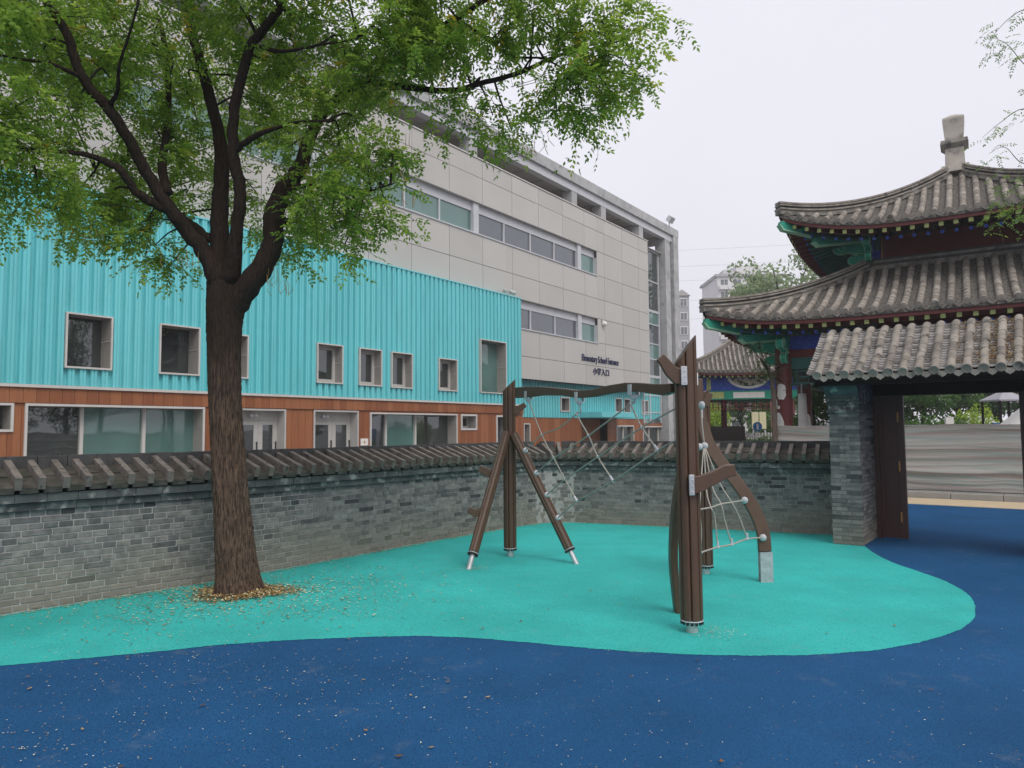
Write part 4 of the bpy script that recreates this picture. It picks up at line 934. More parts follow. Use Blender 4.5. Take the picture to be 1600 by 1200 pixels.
pB = post(PB0 + V((.0, 0, 0)), PB0 + V((-.005, 0, 2.30)), .092, (1.35, 0), .10)
post(PC0, PC0 + V((0, 0, 2.05)), .085, (.5, 0), .10)
legL0, legL1 = V((-.53, 8.66, 0)), V((-.075, 9.43, 1.60)); legR0, legR1 = V((.77, 8.93, 0)), V((.02, 9.42, 1.58))
def leg(p0, p1):
    d = (p1 - p0).normalized(); o = post(p0, p1, .062, (0, 0), .20, 6, 'leg', .52); return o
lgl = leg(legL0, legL1); lgr = leg(legR0, legR1)
# wavy beam from A to B
def at2(u, v, Y): return at(u, v, Y)
bu = [(808, 605.5, 622), (826, 604, 621), (846, 604, 618), (880, 607, 618), (905, 610, 622), (930, 608.5, 620), (955, 602, 615), (980, 598, 612), (1000, 598, 612), (1025, 600, 616), (1040, 600, 618), (1053, 599, 613)]
pa, pb = V((.03, 9.40, 0)), V((1.37, 6.05, 0))
def on_ab(u, v):          # point of the vertical plane through the two posts
    d = at(u, v, 1) - CC; nrm = (pb - pa).cross(Z); t = (pa - CC).dot(nrm) / d.dot(nrm); return CC + d * t
nrm = (pb - pa).cross(Z).normalized()
mb = MB(); vs = []
for u, v0, v1 in bu:
    t_, b_ = on_ab(u, v0), on_ab(u, v1); vs += [b_ - nrm * .035, b_ + nrm * .035, t_ + nrm * .035, t_ - nrm * .035]
n = len(bu); mb.add(vs, [(4 * i + j, 4 * i + (j + 1) % 4, 4 * i + 4 + (j + 1) % 4, 4 * i + 4 + j) for i in range(n - 1) for j in range(4)] + [(3, 2, 1, 0), (4 * n - 4, 4 * n - 3, 4 * n - 2, 4 * n - 1)])
bm_ = mb.build('beam', M['plank'], CF); md = bm_.modifiers.new('bevel', 'BEVEL'); md.width = .008; md.segments = 2
# branch stubs
def stub(pix, Y, th=.022, taper=None, extra=0):
    """pix: list of (u, v, halfwidth px) along the stub"""
    fr_pts = [(at(u, v, Y + extra * i / max(1, len(pix) - 1)), h / FPX * Y) for i, (u, v, h) in enumerate(pix)]
    mb = MB(); vs = []; k = len(fr_pts)
    for i, (p, h) in enumerate(fr_pts):
        t_ = (fr_pts[min(i + 1, k - 1)][0] - fr_pts[max(i - 1, 0)][0]).normalized(); side = V((-t_.z, 0, t_.x)).normalized() * h
        vs += [p - side - V((0, th, 0)), p + side - V((0, th, 0)), p + side + V((0, th, 0)), p - side + V((0, th, 0))]
    mb.add(vs, [(4 * i + j, 4 * i + (j + 1) % 4, 4 * i + 4 + (j + 1) % 4, 4 * i + 4 + j) for i in range(k - 1) for j in range(4)] + [(3, 2, 1, 0), (4 * k - 4, 4 * k - 3, 4 * k - 2, 4 * k - 1)])
    o = mb.build('branch_stub', M['plank'], CF); md = o.modifiers.new('bevel', 'BEVEL'); md.width = .007; md.segments = 2; return o
def plate(p, w_, h, d=.006):
    mb = MB(); mb.fbox((p, V((1, 0, 0)), V((0, 1, 0)), Z), (-w_, w_), (-d, d), (-h, h)); o = mb.build('bracket_plate', M['steel'], CF)
    md = o.modifiers.new('bevel', 'BEVEL'); md.width = .004
    q = MB()
    for zz_ in (-.7, -.1, .5): q.lathe(p + V((w_ * .2, -d, h * zz_)), [(.007, 0), (.007, .004), (.003, .006)], 8, axis=(0, -1, 0))
    q.build('bolts', M['alu'], o, kind='stuff'); return o
stub([(1031, 558, 7), (1038, 566, 8), (1048, 580, 10), (1058, 588, 13), (1072, 588, 14)], 5.88, .026)
plate(at(1069, 587, 5.835), .026, .078)
stub([(1148, 734, 9), (1135, 736, 10), (1115, 746, 10), (1095, 755, 12), (1078, 758, 15)], 5.86, .03, extra=-.02)
plate(at(1081, 758, 5.80), .022, .083)
stub([(732, 796, 5), (742, 802, 6), (752, 800, 7), (760, 797, 8)], 8.95, .022)
stub([(749, 732, 5), (758, 736, 6), (768, 741, 7), (778, 740, 8)], 9.2, .022)
stub([(821, 632, 4), (812, 638, 5), (803, 646, 8)], 9.48, .022)
stub([(1110, 614, 4), (1106, 622, 5), (1100, 634, 7)], 8.1, .025)
# curved planks
def curved(pix, Ys, hw, th, nm='curved_plank', split=None):
    P = catmull([at(u, v, y) for (u, v), y in zip(pix, Ys)], 6); mb = MB(); vs = []; k = len(P)
    for i, p in enumerate(P):
        t_ = (P[min(i + 1, k - 1)] - P[max(i - 1, 0)]).normalized(); sx = V((-t_.z, 0, t_.x)).normalized(); h = hw(i / (k - 1)) if callable(hw) else hw
        nn = t_.cross(sx).normalized() * th
        vs += [p - sx * h - nn, p + sx * h - nn, p + sx * h + nn, p - sx * h + nn]
    mb.add(vs, [(4 * i + j, 4 * i + (j + 1) % 4, 4 * i + 4 + (j + 1) % 4, 4 * i + 4 + j) for i in range(k - 1) for j in range(4)] + [(3, 2, 1, 0), (4 * k - 4, 4 * k - 3, 4 * k - 2, 4 * k - 1)])
    o = mb.build(nm, M['plank'], CF, True); md = o.modifiers.new('bevel', 'BEVEL'); md.width = .01; md.segments = 2; return o, P
Dp = [(1090, 592), (1094, 640), (1106, 690), (1130, 727), (1157, 762), (1180, 800), (1192, 832), (1195, 862)]
DY = [8.12, 8.1, 8.05, 7.98, 7.9, 7.86, 7.83, 7.81]
oD, PD_ = curved(Dp, DY, lambda f_: .066 + .004 * f_ - (.012 if f_ < .2 else 0), .024)
mb = MB(); q0 = at(1195.5, 862, 7.81); mb.fbox((V((q0.x, q0.y - .004, 0)), V((1, 0, 0)), V((0, 1, 0)), Z), (-.066, .068), (-.036, -.028), (-.03, q0.z + .0)); mb.fbox((V((q0.x, q0.y, 0)), V((1, 0, 0)), V((0, 1, 0)), Z), (-.066, .068), (.030, .038), (-.03, q0.z)); fp = mb.build('steel_foot_plate', M['steel'], oD)
Ep = [(1075, 690), (1066, 735), (1058, 780), (1053, 830), (1052, 880), (1056, 925), (1060, 958)]
oE, PE_ = curved(Ep, [6.12, 6.2, 6.3, 6.42, 6.5, 6.55, 6.57], .032, .06)
mb = MB(); q0 = at(1061, 957, 6.56); mb.fbox((V((q0.x, q0.y, 0)), V((.35, -.94, 0)), V((.94, .35, 0)), Z), (-.07, .07), (.034, .042), (-.02, .34)); mb.build('steel_foot_plate', M['steel'], oE)
mb = MB(); mb.fbox((at(1089, 592, 8.05), V((1, 0, 0)), V((0, 1, 0)), Z), (-.012, .012), (-.004, .004), (-.07, .07)); mb.build('bracket_plate', M['whitep'], oD)
# knobs and ropes
def knob(p, d=(0, -1, 0), r=.038):
    mb = MB(); mb.lathe(V(p), [(r * .6, -.012), (r, -.004), (r, .012), (r * .7, .026), (r * .35, .03)], 14, axis=d); mb.build('rope_knob', M['knob'], CF, True)
def rope(pts, r=.0078, sag=0, sm=4):
    P = catmull(pts, sm) if len(pts) > 2 else [V(p) for p in pts]
    mb = MB(); mb.tube(P, r, 7); mb.build('rope', M['rope'], CF, 'all')
def ferrule(p, d, L=.05):
    d = V(d).normalized(); mb = MB(); mb.tube([V(p) - d * L / 2, V(p) + d * L / 2], .0125, 8); mb.build('ferrule', M['alu'], CF, True)
z6 = lambda x, y: (680 + x / 2.4, 520 + y / 2.4)
def invd(u, u0, Y0, u1, Y1):
    t_ = (u - u0) / (u1 - u0); return 1 / (1 / Y0 * (1 - t_) + 1 / Y1 * t_)
legp = lambda f_: legR0 + (legR1 - legR0) * f_
K = []
for (x, y) in ((341, 440), (381, 524), (422, 607), (462, 691)):
    u, v = z6(x, y); best = min(np.linspace(0, 1, 200), key=lambda f_: abs((lambda p: 600 - FPX * (p - CC).dot(CU) / (p - CC).dot(fw))(legp(f_)) - v)); p = legp(best)
    p = p + V((.045, -.05, 0)); K.append(p); knob(p + V((0, -.0, 0)), (.6, -.8, .1), .036)
clampu = [z6(350, 232), z6(541, 238), z6(744, 212)]
CL = []
for u, v in clampu:
    p = on_ab(u, v) ; CL.append(p)
    mb = MB(); q = p; 
    for s_ in (-1, 1): mb.fbox((q + nrm * (.043 * s_), (pb - pa).normalized(), nrm, Z), (-.028, .028), (-.006, .006), (-.055, .045))
    mb.lathe(q - Z * .075, [(.022, -.02), (.034, 0), (.03, .025)], 10); mb.build('beam_clamp', M['alu'], CF)
def node(x, y, u0, Y0, u1, Y1): u, v = z6(x, y); return at(u, v, invd(u, u0, Y0, u1, Y1))
uk = [z6(x, 0)[0] for x in (341, 381, 422, 462)]
e3 = at(1056, 638, 6.02); e4 = at(1058, 687, 6.02)
n3 = [node(487, 550, uk[2], K[2].y, 1056, 6.02), node(610, 465, uk[2], K[2].y, 1056, 6.02), node(775, 355, uk[2], K[2].y, 1056, 6.02)]
n4 = [node(532, 632, uk[3], K[3].y, 1058, 6.02), node(667, 555, uk[3], K[3].y, 1058, 6.02), node(835, 441, uk[3], K[3].y, 1058, 6.02)]
b2, b3 = at(*z6(530, 305), CL[1].y + .03), at(*z6(734, 266), CL[2].y + .02)
n2 = [node(445, 470, uk[1], K[1].y, z6(734, 0)[0], b3.y), node(575, 385, uk[1], K[1].y, z6(734, 0)[0], b3.y)]
n1 = node(400, 383, uk[0], K[0].y, z6(530, 0)[0], b2.y)
dn = V((0, 0, -.075))
rope([CL[0] + dn, n1, n2[0], n3[0], n4[0]]); rope([CL[1] + dn, CL[1] + dn + V((.01, 0, -.1)), b2, n2[1], n3[1], n4[1]]); rope([CL[2] + dn, CL[2] + dn + V((.005, 0, -.05)), b3, n3[2], n4[2]])
rope([K[0], n1, (n1 + b2) / 2 + V((0, 0, -.035)), b2]); rope([K[1], n2[0], n2[1], b3]); rope([K[2], *n3, e3]); rope([K[3], *n4, e4])
for p in [n1, *n2, *n3, b2, b3]: ferrule(p, (.5, -.3, -.6), .03)
for p, q in zip(n4, (n3[0], n3[1], n3[2])): ferrule(p + (q - p).normalized() * .03, q - p, .08)
# second net, between the curved planks and the rear post
kD1, kD2 = at(*z6(1160, 628), 7.82), at(*z6(1229, 768), 7.78); kt = at(*z6(1010, 424), 7.9); kt2 = at(*z6(1001, 272), 7.95)
for p in (kD1, kD2): knob(p, (-.3, -.95, 0), .038)
knob(kt, (-.5, -.85, 0), .04); knob(kt - V((.06, .02, .01)), (-.8, -.6, 0), .04); knob(kt2, (-.9, -.4, 0), .045)
eL1, eL2 = at(1062, 805, 6.5), at(1066, 872, 6.6)
uB = 1196
def nd(x, y, a, b): u, v = z6(x, y); ua = 800 + FPX * a.x / a.y; ub = 800 + FPX * b.x / b.y; return at(u, v, invd(u, ua, a.y, ub, b.y))
l2 = [nd(995, 824, eL2, kD2), nd(1060, 804, eL2, kD2), nd(1112, 794, eL2, kD2), nd(1170, 773, eL2, kD2)]
l1 = [nd(992, 663, eL1, kD1), nd(1034, 655, eL1, kD1), nd(1072, 642, eL1, kD1), nd(1112, 636, eL1, kD1)]
rope([eL2, *l2, kD2], .0085); rope([eL1, *l1, kD1], .0085)
for i, mid in enumerate(((997, 560), (1017, 590), (1040, 580), (1068, 565))):
    m_ = at(*z6(*mid), (kt.y * 2 + l1[i].y) / 3 - .05); m2 = at(*z6(*((998, 740), (1048, 690), (1085, 700), (1140, 690))[i]), (l1[i].y + l2[i].y) / 2)
    rope([kt + V((-.02 + .008 * i, -.03, -.03)), m_, l1[i], m2, l2[i]], .0072); ferrule(l2[i] + V((0, 0, .03)), (0, 0, 1), .06); ferrule(l2[i], (1, .3, .1), .03)
rope([kt2, at(*z6(1000, 330), 7.9), kt], .0085); ferrule(at(*z6(1000, 305), 7.93), (0, 0, 1), .09)
# ------------------------------------------------------------------ camouflage cloth fence
rnd = random.Random(51)
FS = S0 + GG * 2.05
FEN = thing('cloth_fence', 'striped grey green cloth stretched along the path beyond the gate', 'cloth barrier', FS)
def stripes():
    m = bpy.data.materials.new('striped_cloth'); m.use_nodes = True; t = m.node_tree; b = t.nodes['Principled BSDF']; b.inputs['Roughness'].default_value = .55
    at_ = t.nodes.new('ShaderNodeAttribute'); at_.attribute_name = 'UVMap'; 
    uv = t.nodes.new('ShaderNodeUVMap'); mp = t.nodes.new('ShaderNodeMapping'); mp.inputs['Scale'].default_value = (.13, 5.5, 1)
    n = t.nodes.new('ShaderNodeTexNoise'); n.inputs['Scale'].default_value = 1.0; n.inputs['Detail'].default_value = 3
    t.links.new(uv.outputs[0], mp.inputs[0]); t.links.new(mp.outputs[0], n.inputs['Vector'])
    cr = t.nodes.new('ShaderNodeValToRGB'); cr.color_ramp.interpolation = 'EASE'; e = cr.color_ramp.elements
    e[0].position = .33; e[0].color = (.20, .215, .20, 1); e[1].position = .40; e[1].color = (.37, .36, .33, 1)
    for p, c in ((.46, (.35, .29, .27, 1)), (.50, (.40, .385, .36, 1)), (.55, (.27, .325, .30, 1)), (.60, (.38, .37, .34, 1)), (.67, (.27, .23, .21, 1))): x = e.new(p); x.color = c
    t.links.new(n.outputs[0], cr.inputs[0]); t.links.new(cr.outputs[0], b.inputs['Base Color']); return m
M['cloth'] = stripes()
nx, nz_ = 170, 96; x0, x1 = -3.36, 13; H_ = 1.50; verts = []; uvs = []
for i in range(nx + 1):
    x = x0 + (x1 - x0) * i / nx
    for j in range(nz_ + 1):
        z = j / nz_; ph = (x * .55) % 3.0
        sagx = ((x - x0) % 2.48) / 2.48; cat = 4 * sagx * (1 - sagx)
        zz_ = z + .05 * cat * (1 - z) + .025 * math.sin(x * .6 + 4 * z)
        cre = lambda q: 1 - abs(math.sin(q)) ** .75
        fold = .05 * cre(zz_ * 9.5 + .25 * math.sin(x * .8)) + .032 * cre(zz_ * 17 + .5 * math.sin(x * .5 + 2) + .16 * x) * (.35 + .65 * (1 - z)) + .018 * cre(zz_ * 27 - .2 * x + 1) * (1 - z) ** .5 + .02 * math.sin(x * 1.7 + z * 5)
        top = .025 * math.sin(x * 1.3) + .012 * math.sin(x * 3.1) - (.02 if False else 0)
        p = FS + GE * x + GG * (.03 * math.sin(x * .7) - fold) + Z * (.16 + (H_ + top) * z)
        verts.append(tuple(p)); uvs.append((x, z * H_ + .05 * math.sin(x * .5)))
me = bpy.data.meshes.new('cloth'); w_ = nz_ + 1
fs = [(i * w_ + j, (i + 1) * w_ + j, (i + 1) * w_ + j + 1, i * w_ + j + 1) for i in range(nx) for j in range(nz_)]
me.from_pydata([(a - FS.x, b - FS.y, c) for a, b, c in verts], [], fs); me.materials.append(M['cloth'])
ul = me.uv_layers.new(name='UVMap')
for l in me.loops: ul.data[l.index].uv = uvs[l.vertex_index]
me.polygons.foreach_set('use_smooth', [True] * len(me.polygons))
o = bpy.data.objects.new('cloth', me); col.objects.link(o); o.parent = FEN; o['_org'] = tuple(FS)
for k in range(8):
    x = x0 + .1 + k * 2.48; mb = MB(); q = FS + GE * x + GG * .12; mb.tube([q, q + Z * 1.68], .024, 8); mb.build('fence_post', M['steel'], FEN)
mb = MB(); q = FS + GG * .12
for k in range(7):
    mb = MB(); a = q + GE * (x0 + .1 + k * 2.48) + Z * 1.66; mb.tube([a, a + GE * 2.48], .014, 6); mb.build('top_rail', M['steel'], FEN)
# kerb stones under the cloth
KB = thing('kerb', 'pale concrete kerb stones along the foot of the striped cloth', 'kerb', FS - GG * .55)
for k in range(18):
    mb = MB(); mb.fbox((FS - GG * .58, GE, GG, Z), (x0 + k * .98 + .004, x0 + (k + 1) * .98 - .004), (0, .45), (-.02, .14 + rnd.uniform(-.004, .004))); o = mb.build('kerb_stone', M['kerb'], KB)
    md = o.modifiers.new('bevel', 'BEVEL'); md.width = .012
# ------------------------------------------------------------------ trees
def leafmat(name, cols_, trans=.35):
    m = bpy.data.materials.new(name); m.use_nodes = True; t = m.node_tree; t.nodes.clear()
    a = t.nodes.new('ShaderNodeAttribute'); a.attribute_name = 'tone'
    cr = t.nodes.new('ShaderNodeValToRGB'); e = cr.color_ramp.elements
    e[0].position = cols_[0][0]; e[0].color = (*cols_[0][1], 1); e[1].position = cols_[-1][0]; e[1].color = (*cols_[-1][1], 1)
    for p, c in cols_[1:-1]: x = e.new(p); x.color = (*c, 1)
    d = t.nodes.new('ShaderNodeBsdfPrincipled'); d.inputs['Roughness'].default_value = .55; d.inputs['Specular IOR Level'].default_value = .3
    tr = t.nodes.new('ShaderNodeBsdfTranslucent'); mx = t.nodes.new('ShaderNodeMixShader'); mx.inputs[0].default_value = trans
    hs = t.nodes.new('ShaderNodeHueSaturation'); hs.inputs['Value'].default_value = 1.7; hs.inputs['Hue'].default_value = .485
    o = t.nodes.new('ShaderNodeOutputMaterial')
    t.links.new(a.outputs['Fac'], cr.inputs[0]); t.links.new(cr.outputs[0], d.inputs['Base Color']); t.links.new(cr.outputs[0], hs.inputs['Color']); t.links.new(hs.outputs[0], tr.inputs['Color'])
    t.links.new(d.outputs[0], mx.inputs[1]); t.links.new(tr.outputs[0], mx.inputs[2]); t.links.new(mx.outputs[0], o.inputs[0]); return m
M['leaf'] = leafmat('pagoda_leaf', [(0, (.085, .18, .024)), (.45, (.185, .32, .040)), (.8, (.31, .43, .058)), (.93, (.34, .39, .05)), (1, (.54, .40, .03))], .48)
M['leaf_far'] = leafmat('far_leaf', [(0, (.022, .065, .014)), (.5, (.045, .115, .022)), (1, (.11, .20, .04))], .25)
M['leaf_lime'] = leafmat('lime_leaf', [(0, (.10, .18, .02)), (.5, (.20, .32, .03)), (1, (.34, .45, .06))], .3)
M['leaf_pale'] = leafmat('pale_leaf', [(0, (.07, .12, .05)), (.5, (.12, .19, .08)), (1, (.20, .28, .11))], .3)
def leafmesh(name, verts, faces_n, tone, parent, material):
    """verts (n,k,3) arrays of k-gons with one tone each"""
    n, k, _ = verts.shape; me = bpy.data.meshes.new(name)
    me.vertices.add(n * k); me.vertices.foreach_set('co', (verts.reshape(-1, 3) - np.array(parent['_org'])).astype(np.float32).ravel())
    me.loops.add(n * k); me.loops.foreach_set('vertex_index', np.arange(n * k, dtype=np.int32))
    me.polygons.add(n); me.polygons.foreach_set('loop_start', np.arange(0, n * k, k, dtype=np.int32))
    me.update(calc_edges=True); at_ = me.attributes.new('tone', 'FLOAT', 'FACE'); at_.data.foreach_set('value', tone.astype(np.float32))
    me.materials.append(material); o = bpy.data.objects.new(name, me); col.objects.link(o); o.parent = parent; o['_org'] = parent['_org']; return o
def unit(a): return a / (np.linalg.norm(a, axis=-1, keepdims=True) + 1e-9)
def pinnate(base, direc, rs, length=.20, pairs=6, ll=.042, lw=.016, droop=.5):
    """compound leaves: base (n,3), direction (n,3) -> quads (n*(2*pairs+1),4,3), leaf index"""
    n = len(base); d = unit(direc); L = length * rs.uniform(.7, 1.2, (n, 1))
    up = np.tile([0, 0, 1.], (n, 1)) + rs.normal(0, .35, (n, 3)); side = unit(np.cross(d, up)); nor = unit(np.cross(side, d))
    out = []; 
    for i in range(pairs):
        f = (i + .7) / pairs
        pos = base + d * L * f - np.array([0, 0, 1.]) * (L * droop * f * f * .5)
        for s in (-1, 1):
            jd = unit(side * s + d * rs.uniform(.25, .6, (n, 1)) + rs.normal(0, .22, (n, 3)) - np.array([0, 0, .35]))
            w = unit(np.cross(jd, nor + rs.normal(0, .35, (n, 3)))); l = ll * rs.uniform(.75, 1.2, (n, 1)); ww = lw * rs.uniform(.8, 1.15, (n, 1))
            out.append(np.stack([pos, pos + jd * l * .45 + w * ww * .55, pos + jd * l, pos + jd * l * .45 - w * ww * .55], 1))
    pos = base + d * L - np.array([0, 0, 1.]) * (L * droop * .5); jd = unit(d + rs.normal(0, .2, (n, 3)) - np.array([0, 0, .4])); w = unit(np.cross(jd, nor)); l = ll * 1.1
    out.append(np.stack([pos, pos + jd * l * .45 + w * lw * .55, pos + jd * l, pos + jd * l * .45 - w * lw * .55], 1))
    return np.concatenate(out, 0), np.tile(np.arange(n), 2 * pairs + 1)
rnd = random.Random(61); rs = np.random.RandomState(61)
TB = V((-2.80, 7.50, 0))
TREE = thing('pagoda_tree', 'leaning leafy pagoda tree with dark forked trunk in front of the brick wall', 'tree', TB)
px = 1 / FPX
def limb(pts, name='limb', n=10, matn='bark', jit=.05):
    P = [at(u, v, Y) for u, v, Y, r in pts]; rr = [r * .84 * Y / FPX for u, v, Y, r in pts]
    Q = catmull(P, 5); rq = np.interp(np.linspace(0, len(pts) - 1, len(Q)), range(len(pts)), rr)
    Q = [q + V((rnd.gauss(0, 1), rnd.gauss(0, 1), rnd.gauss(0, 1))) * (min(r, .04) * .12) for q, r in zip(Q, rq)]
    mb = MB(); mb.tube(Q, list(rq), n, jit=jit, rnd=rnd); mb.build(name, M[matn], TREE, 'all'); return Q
# trunk: tapering, fluted, flared at the ground
tp = [(374, 938, 7.5, 50), (372, 922, 7.5, 41), (369, 895, 7.5, 36.5), (365, 850, 7.5, 34), (360, 780, 7.5, 31.5), (355, 700, 7.5, 30), (351, 620, 7.5, 29.5), (350, 540, 7.5, 31), (352, 480, 7.5, 35), (352, 445, 7.5, 34), (350, 415, 7.5, 27)]
P = [at(u, v, Y) for u, v, Y, r in tp]; P[0].z = -.05; Q = catmull(P, 10); rq = np.interp(np.linspace(0, len(tp) - 1, len(Q)), range(len(tp)), [r * 7.5 / FPX for *_, r in tp])
Q2 = [Q[0].lerp(Q[0], 0)]; nR = 260; ii = np.linspace(0, len(Q) - 1, nR); rq = np.interp(ii, range(len(Q)), rq) * np.linspace(.87, .77, nR)
Q = [Q[int(i)].lerp(Q[min(int(i) + 1, len(Q) - 1)], i - int(i)) for i in ii]
nn = 150; TH_ = np.linspace(0, 2 * np.pi, nn, endpoint=False)[None, :]; ZZ = np.array([q.z for q in Q])[:, None]
cre = lambda a: np.abs(np.sin(a)) ** .7
warp = .35 * np.sin(ZZ * 3.1 + 2 * TH_) + .25 * np.sin(ZZ * 7.3 - 3 * TH_ + 1) + .18 * np.sin(ZZ * 15 + 5 * TH_)
KK = 1 + .045 * np.sin(TH_ * 3 + .6 + .4 * ZZ) + .025 * np.sin(TH_ * 5 - ZZ) + .05 * np.maximum(0, 1 - ZZ / .35) * np.sin(TH_ * 5 + .8)
KK = KK + .050 * (cre(TH_ * 11 + warp * 2.2) - .6) * (.6 + .4 * np.sin(ZZ * 9 + TH_ * 4)) + .024 * (cre(TH_ * 23 + warp * 3.5 + 1) - .6) + .012 * np.sin(ZZ * 60 + 9 * np.sin(TH_ * 7 + ZZ * 3)) + rs.normal(0, .006, (nR, nn))
KK = KK + .05 * np.exp(-((ZZ - 1.05) / .07) ** 2 - ((TH_ - 4.4) / .35) ** 2)          # an old branch scar
X_ = np.array([q.x for q in Q])[:, None] + np.cos(TH_) * rq[:, None] * KK; Y_ = np.array([q.y for q in Q])[:, None] + np.sin(TH_) * rq[:, None] * KK
vs = np.stack([X_, Y_, np.repeat(ZZ, nn, 1)], -1).reshape(-1, 3).tolist()
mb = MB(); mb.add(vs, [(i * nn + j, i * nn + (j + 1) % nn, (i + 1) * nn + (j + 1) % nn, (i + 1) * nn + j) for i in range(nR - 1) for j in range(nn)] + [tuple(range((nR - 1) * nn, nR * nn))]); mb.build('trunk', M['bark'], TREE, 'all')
L_ = []
L_.append(limb([(345, 440, 7.45, 24), (322, 398, 7.38, 16), (290, 358, 7.25, 14), (262, 322, 7.1, 13), (236, 280, 7.0, 11), (200, 216, 6.8, 10.5), (168, 168, 6.65, 10), (128, 120, 6.5, 9), (112, 72, 6.4, 8.5), (92, 32, 6.3, 8), (66, -6, 6.2, 7), (30, -60, 6.1, 5), (0, -110, 6.0, 3)]))
L_.append(limb([(262, 326, 7.1, 11), (236, 315, 7.05, 8.5), (212, 300, 6.95, 8), (192, 270, 6.85, 7.5), (170, 254, 6.8, 7), (134, 242, 6.65, 5), (95, 236, 6.5, 4), (40, 232, 6.3, 2.5), (-30, 222, 6.1, 1.5)]))
L_.append(limb([(346, 430, 7.5, 24), (344, 380, 7.5, 17), (344, 320, 7.55, 15), (347, 250, 7.6, 14), (341, 205, 7.6, 11), (325, 140, 7.65, 10), (308, 80, 7.7, 9), (295, 25, 7.75, 8), (284, -20, 7.8, 7), (270, -100, 7.9, 4)]))
L_.append(limb([(360, 440, 7.45, 20), (368, 368, 7.3, 12), (376, 305, 7.2, 11), (366, 250, 7.15, 11), (364, 200, 7.1, 10), (369, 152, 7.05, 9.5), (383, 100, 7.0, 9), (396, 64, 6.95, 8.5), (424, 32, 6.85, 8), (442, 2, 6.8, 7), (462, -50, 6.7, 5), (480, -110, 6.6, 3)]))
L_.append(limb([(350, 560, 7.5, 10), (362, 492, 7.48, 22), (386, 448, 7.4, 22), (412, 415, 7.35, 20), (426, 380, 7.35, 19), (428, 340, 7.35, 18), (442, 298, 7.35, 17), (468, 264, 7.35, 14), (486, 210, 7.35, 11), (508, 172, 7.35, 10), (534, 150, 7.3, 9.5), (574, 126, 7.25, 9), (632, 82, 7.15, 7.5), (680, 48, 7.05, 6.5), (714, 28, 7.0, 6), (770, -10, 6.9, 5), (830, -60, 6.8, 3)]))
L_.append(limb([(574, 128, 7.25, 7), (640, 136, 7.15, 6), (700, 142, 7.05, 5.5), (760, 128, 6.95, 5), (816, 112, 6.9, 4.5), (870, 88, 6.8, 3.5), (925, 76, 6.7, 2.5), (975, 62, 6.6, 1.4)]))
L_.append(limb([(712, 30, 7.0, 5), (760, 60, 6.9, 3.5), (800, 88, 6.85, 2.5), (850, 92, 6.7, 2), (900, 120, 6.6, 1.4)]))
L_.append(limb([(366, 236, 7.15, 7), (384, 222, 7.05, 6), (402, 211, 6.95, 5.5), (422, 203, 6.85, 4), (470, 190, 6.7, 2.5), (520, 190, 6.5, 1.6)]))
L_.append(limb([(336, 378, 7.5, 9), (318, 366, 7.6, 8), (300, 350, 7.75, 7), (270, 330, 7.95, 5), (215, 300, 8.2, 3.5), (150, 270, 8.4, 2)]))
L_.append(limb([(262, 300, 7.05, 9), (253, 262, 7.2, 8), (262, 190, 7.5, 6), (262, 110, 7.7, 5), (250, 30, 7.8, 4)]))
L_.append(limb([(172, 165, 6.65, 5), (184, 140, 6.5, 3.5), (186, 105, 6.35, 3), (200, 60, 6.2, 2.5), (215, 10, 6.0, 2)]))
L_.append(limb([(442, 300, 7.35, 8), (480, 290, 7.2, 4), (520, 300, 7.0, 3), (570, 300, 6.85, 2), (620, 285, 6.7, 1.4)]))
L_.append(limb([(428, 345, 7.35, 8), (460, 345, 7.5, 4), (500, 350, 7.7, 3), (550, 345, 7.9, 2)]))
L_.append(limb([(128, 120, 6.5, 5), (80, 100, 6.3, 3.5), (30, 92, 6.1, 2.5), (-30, 80, 5.9, 1.8)]))
L_.append(limb([(396, 70, 6.95, 5), (440, 80, 6.75, 3.5), (500, 70, 6.5, 2.5), (560, 60, 6.3, 1.8)]))
allp = np.array([tuple(p) for l in L_ for p in l])
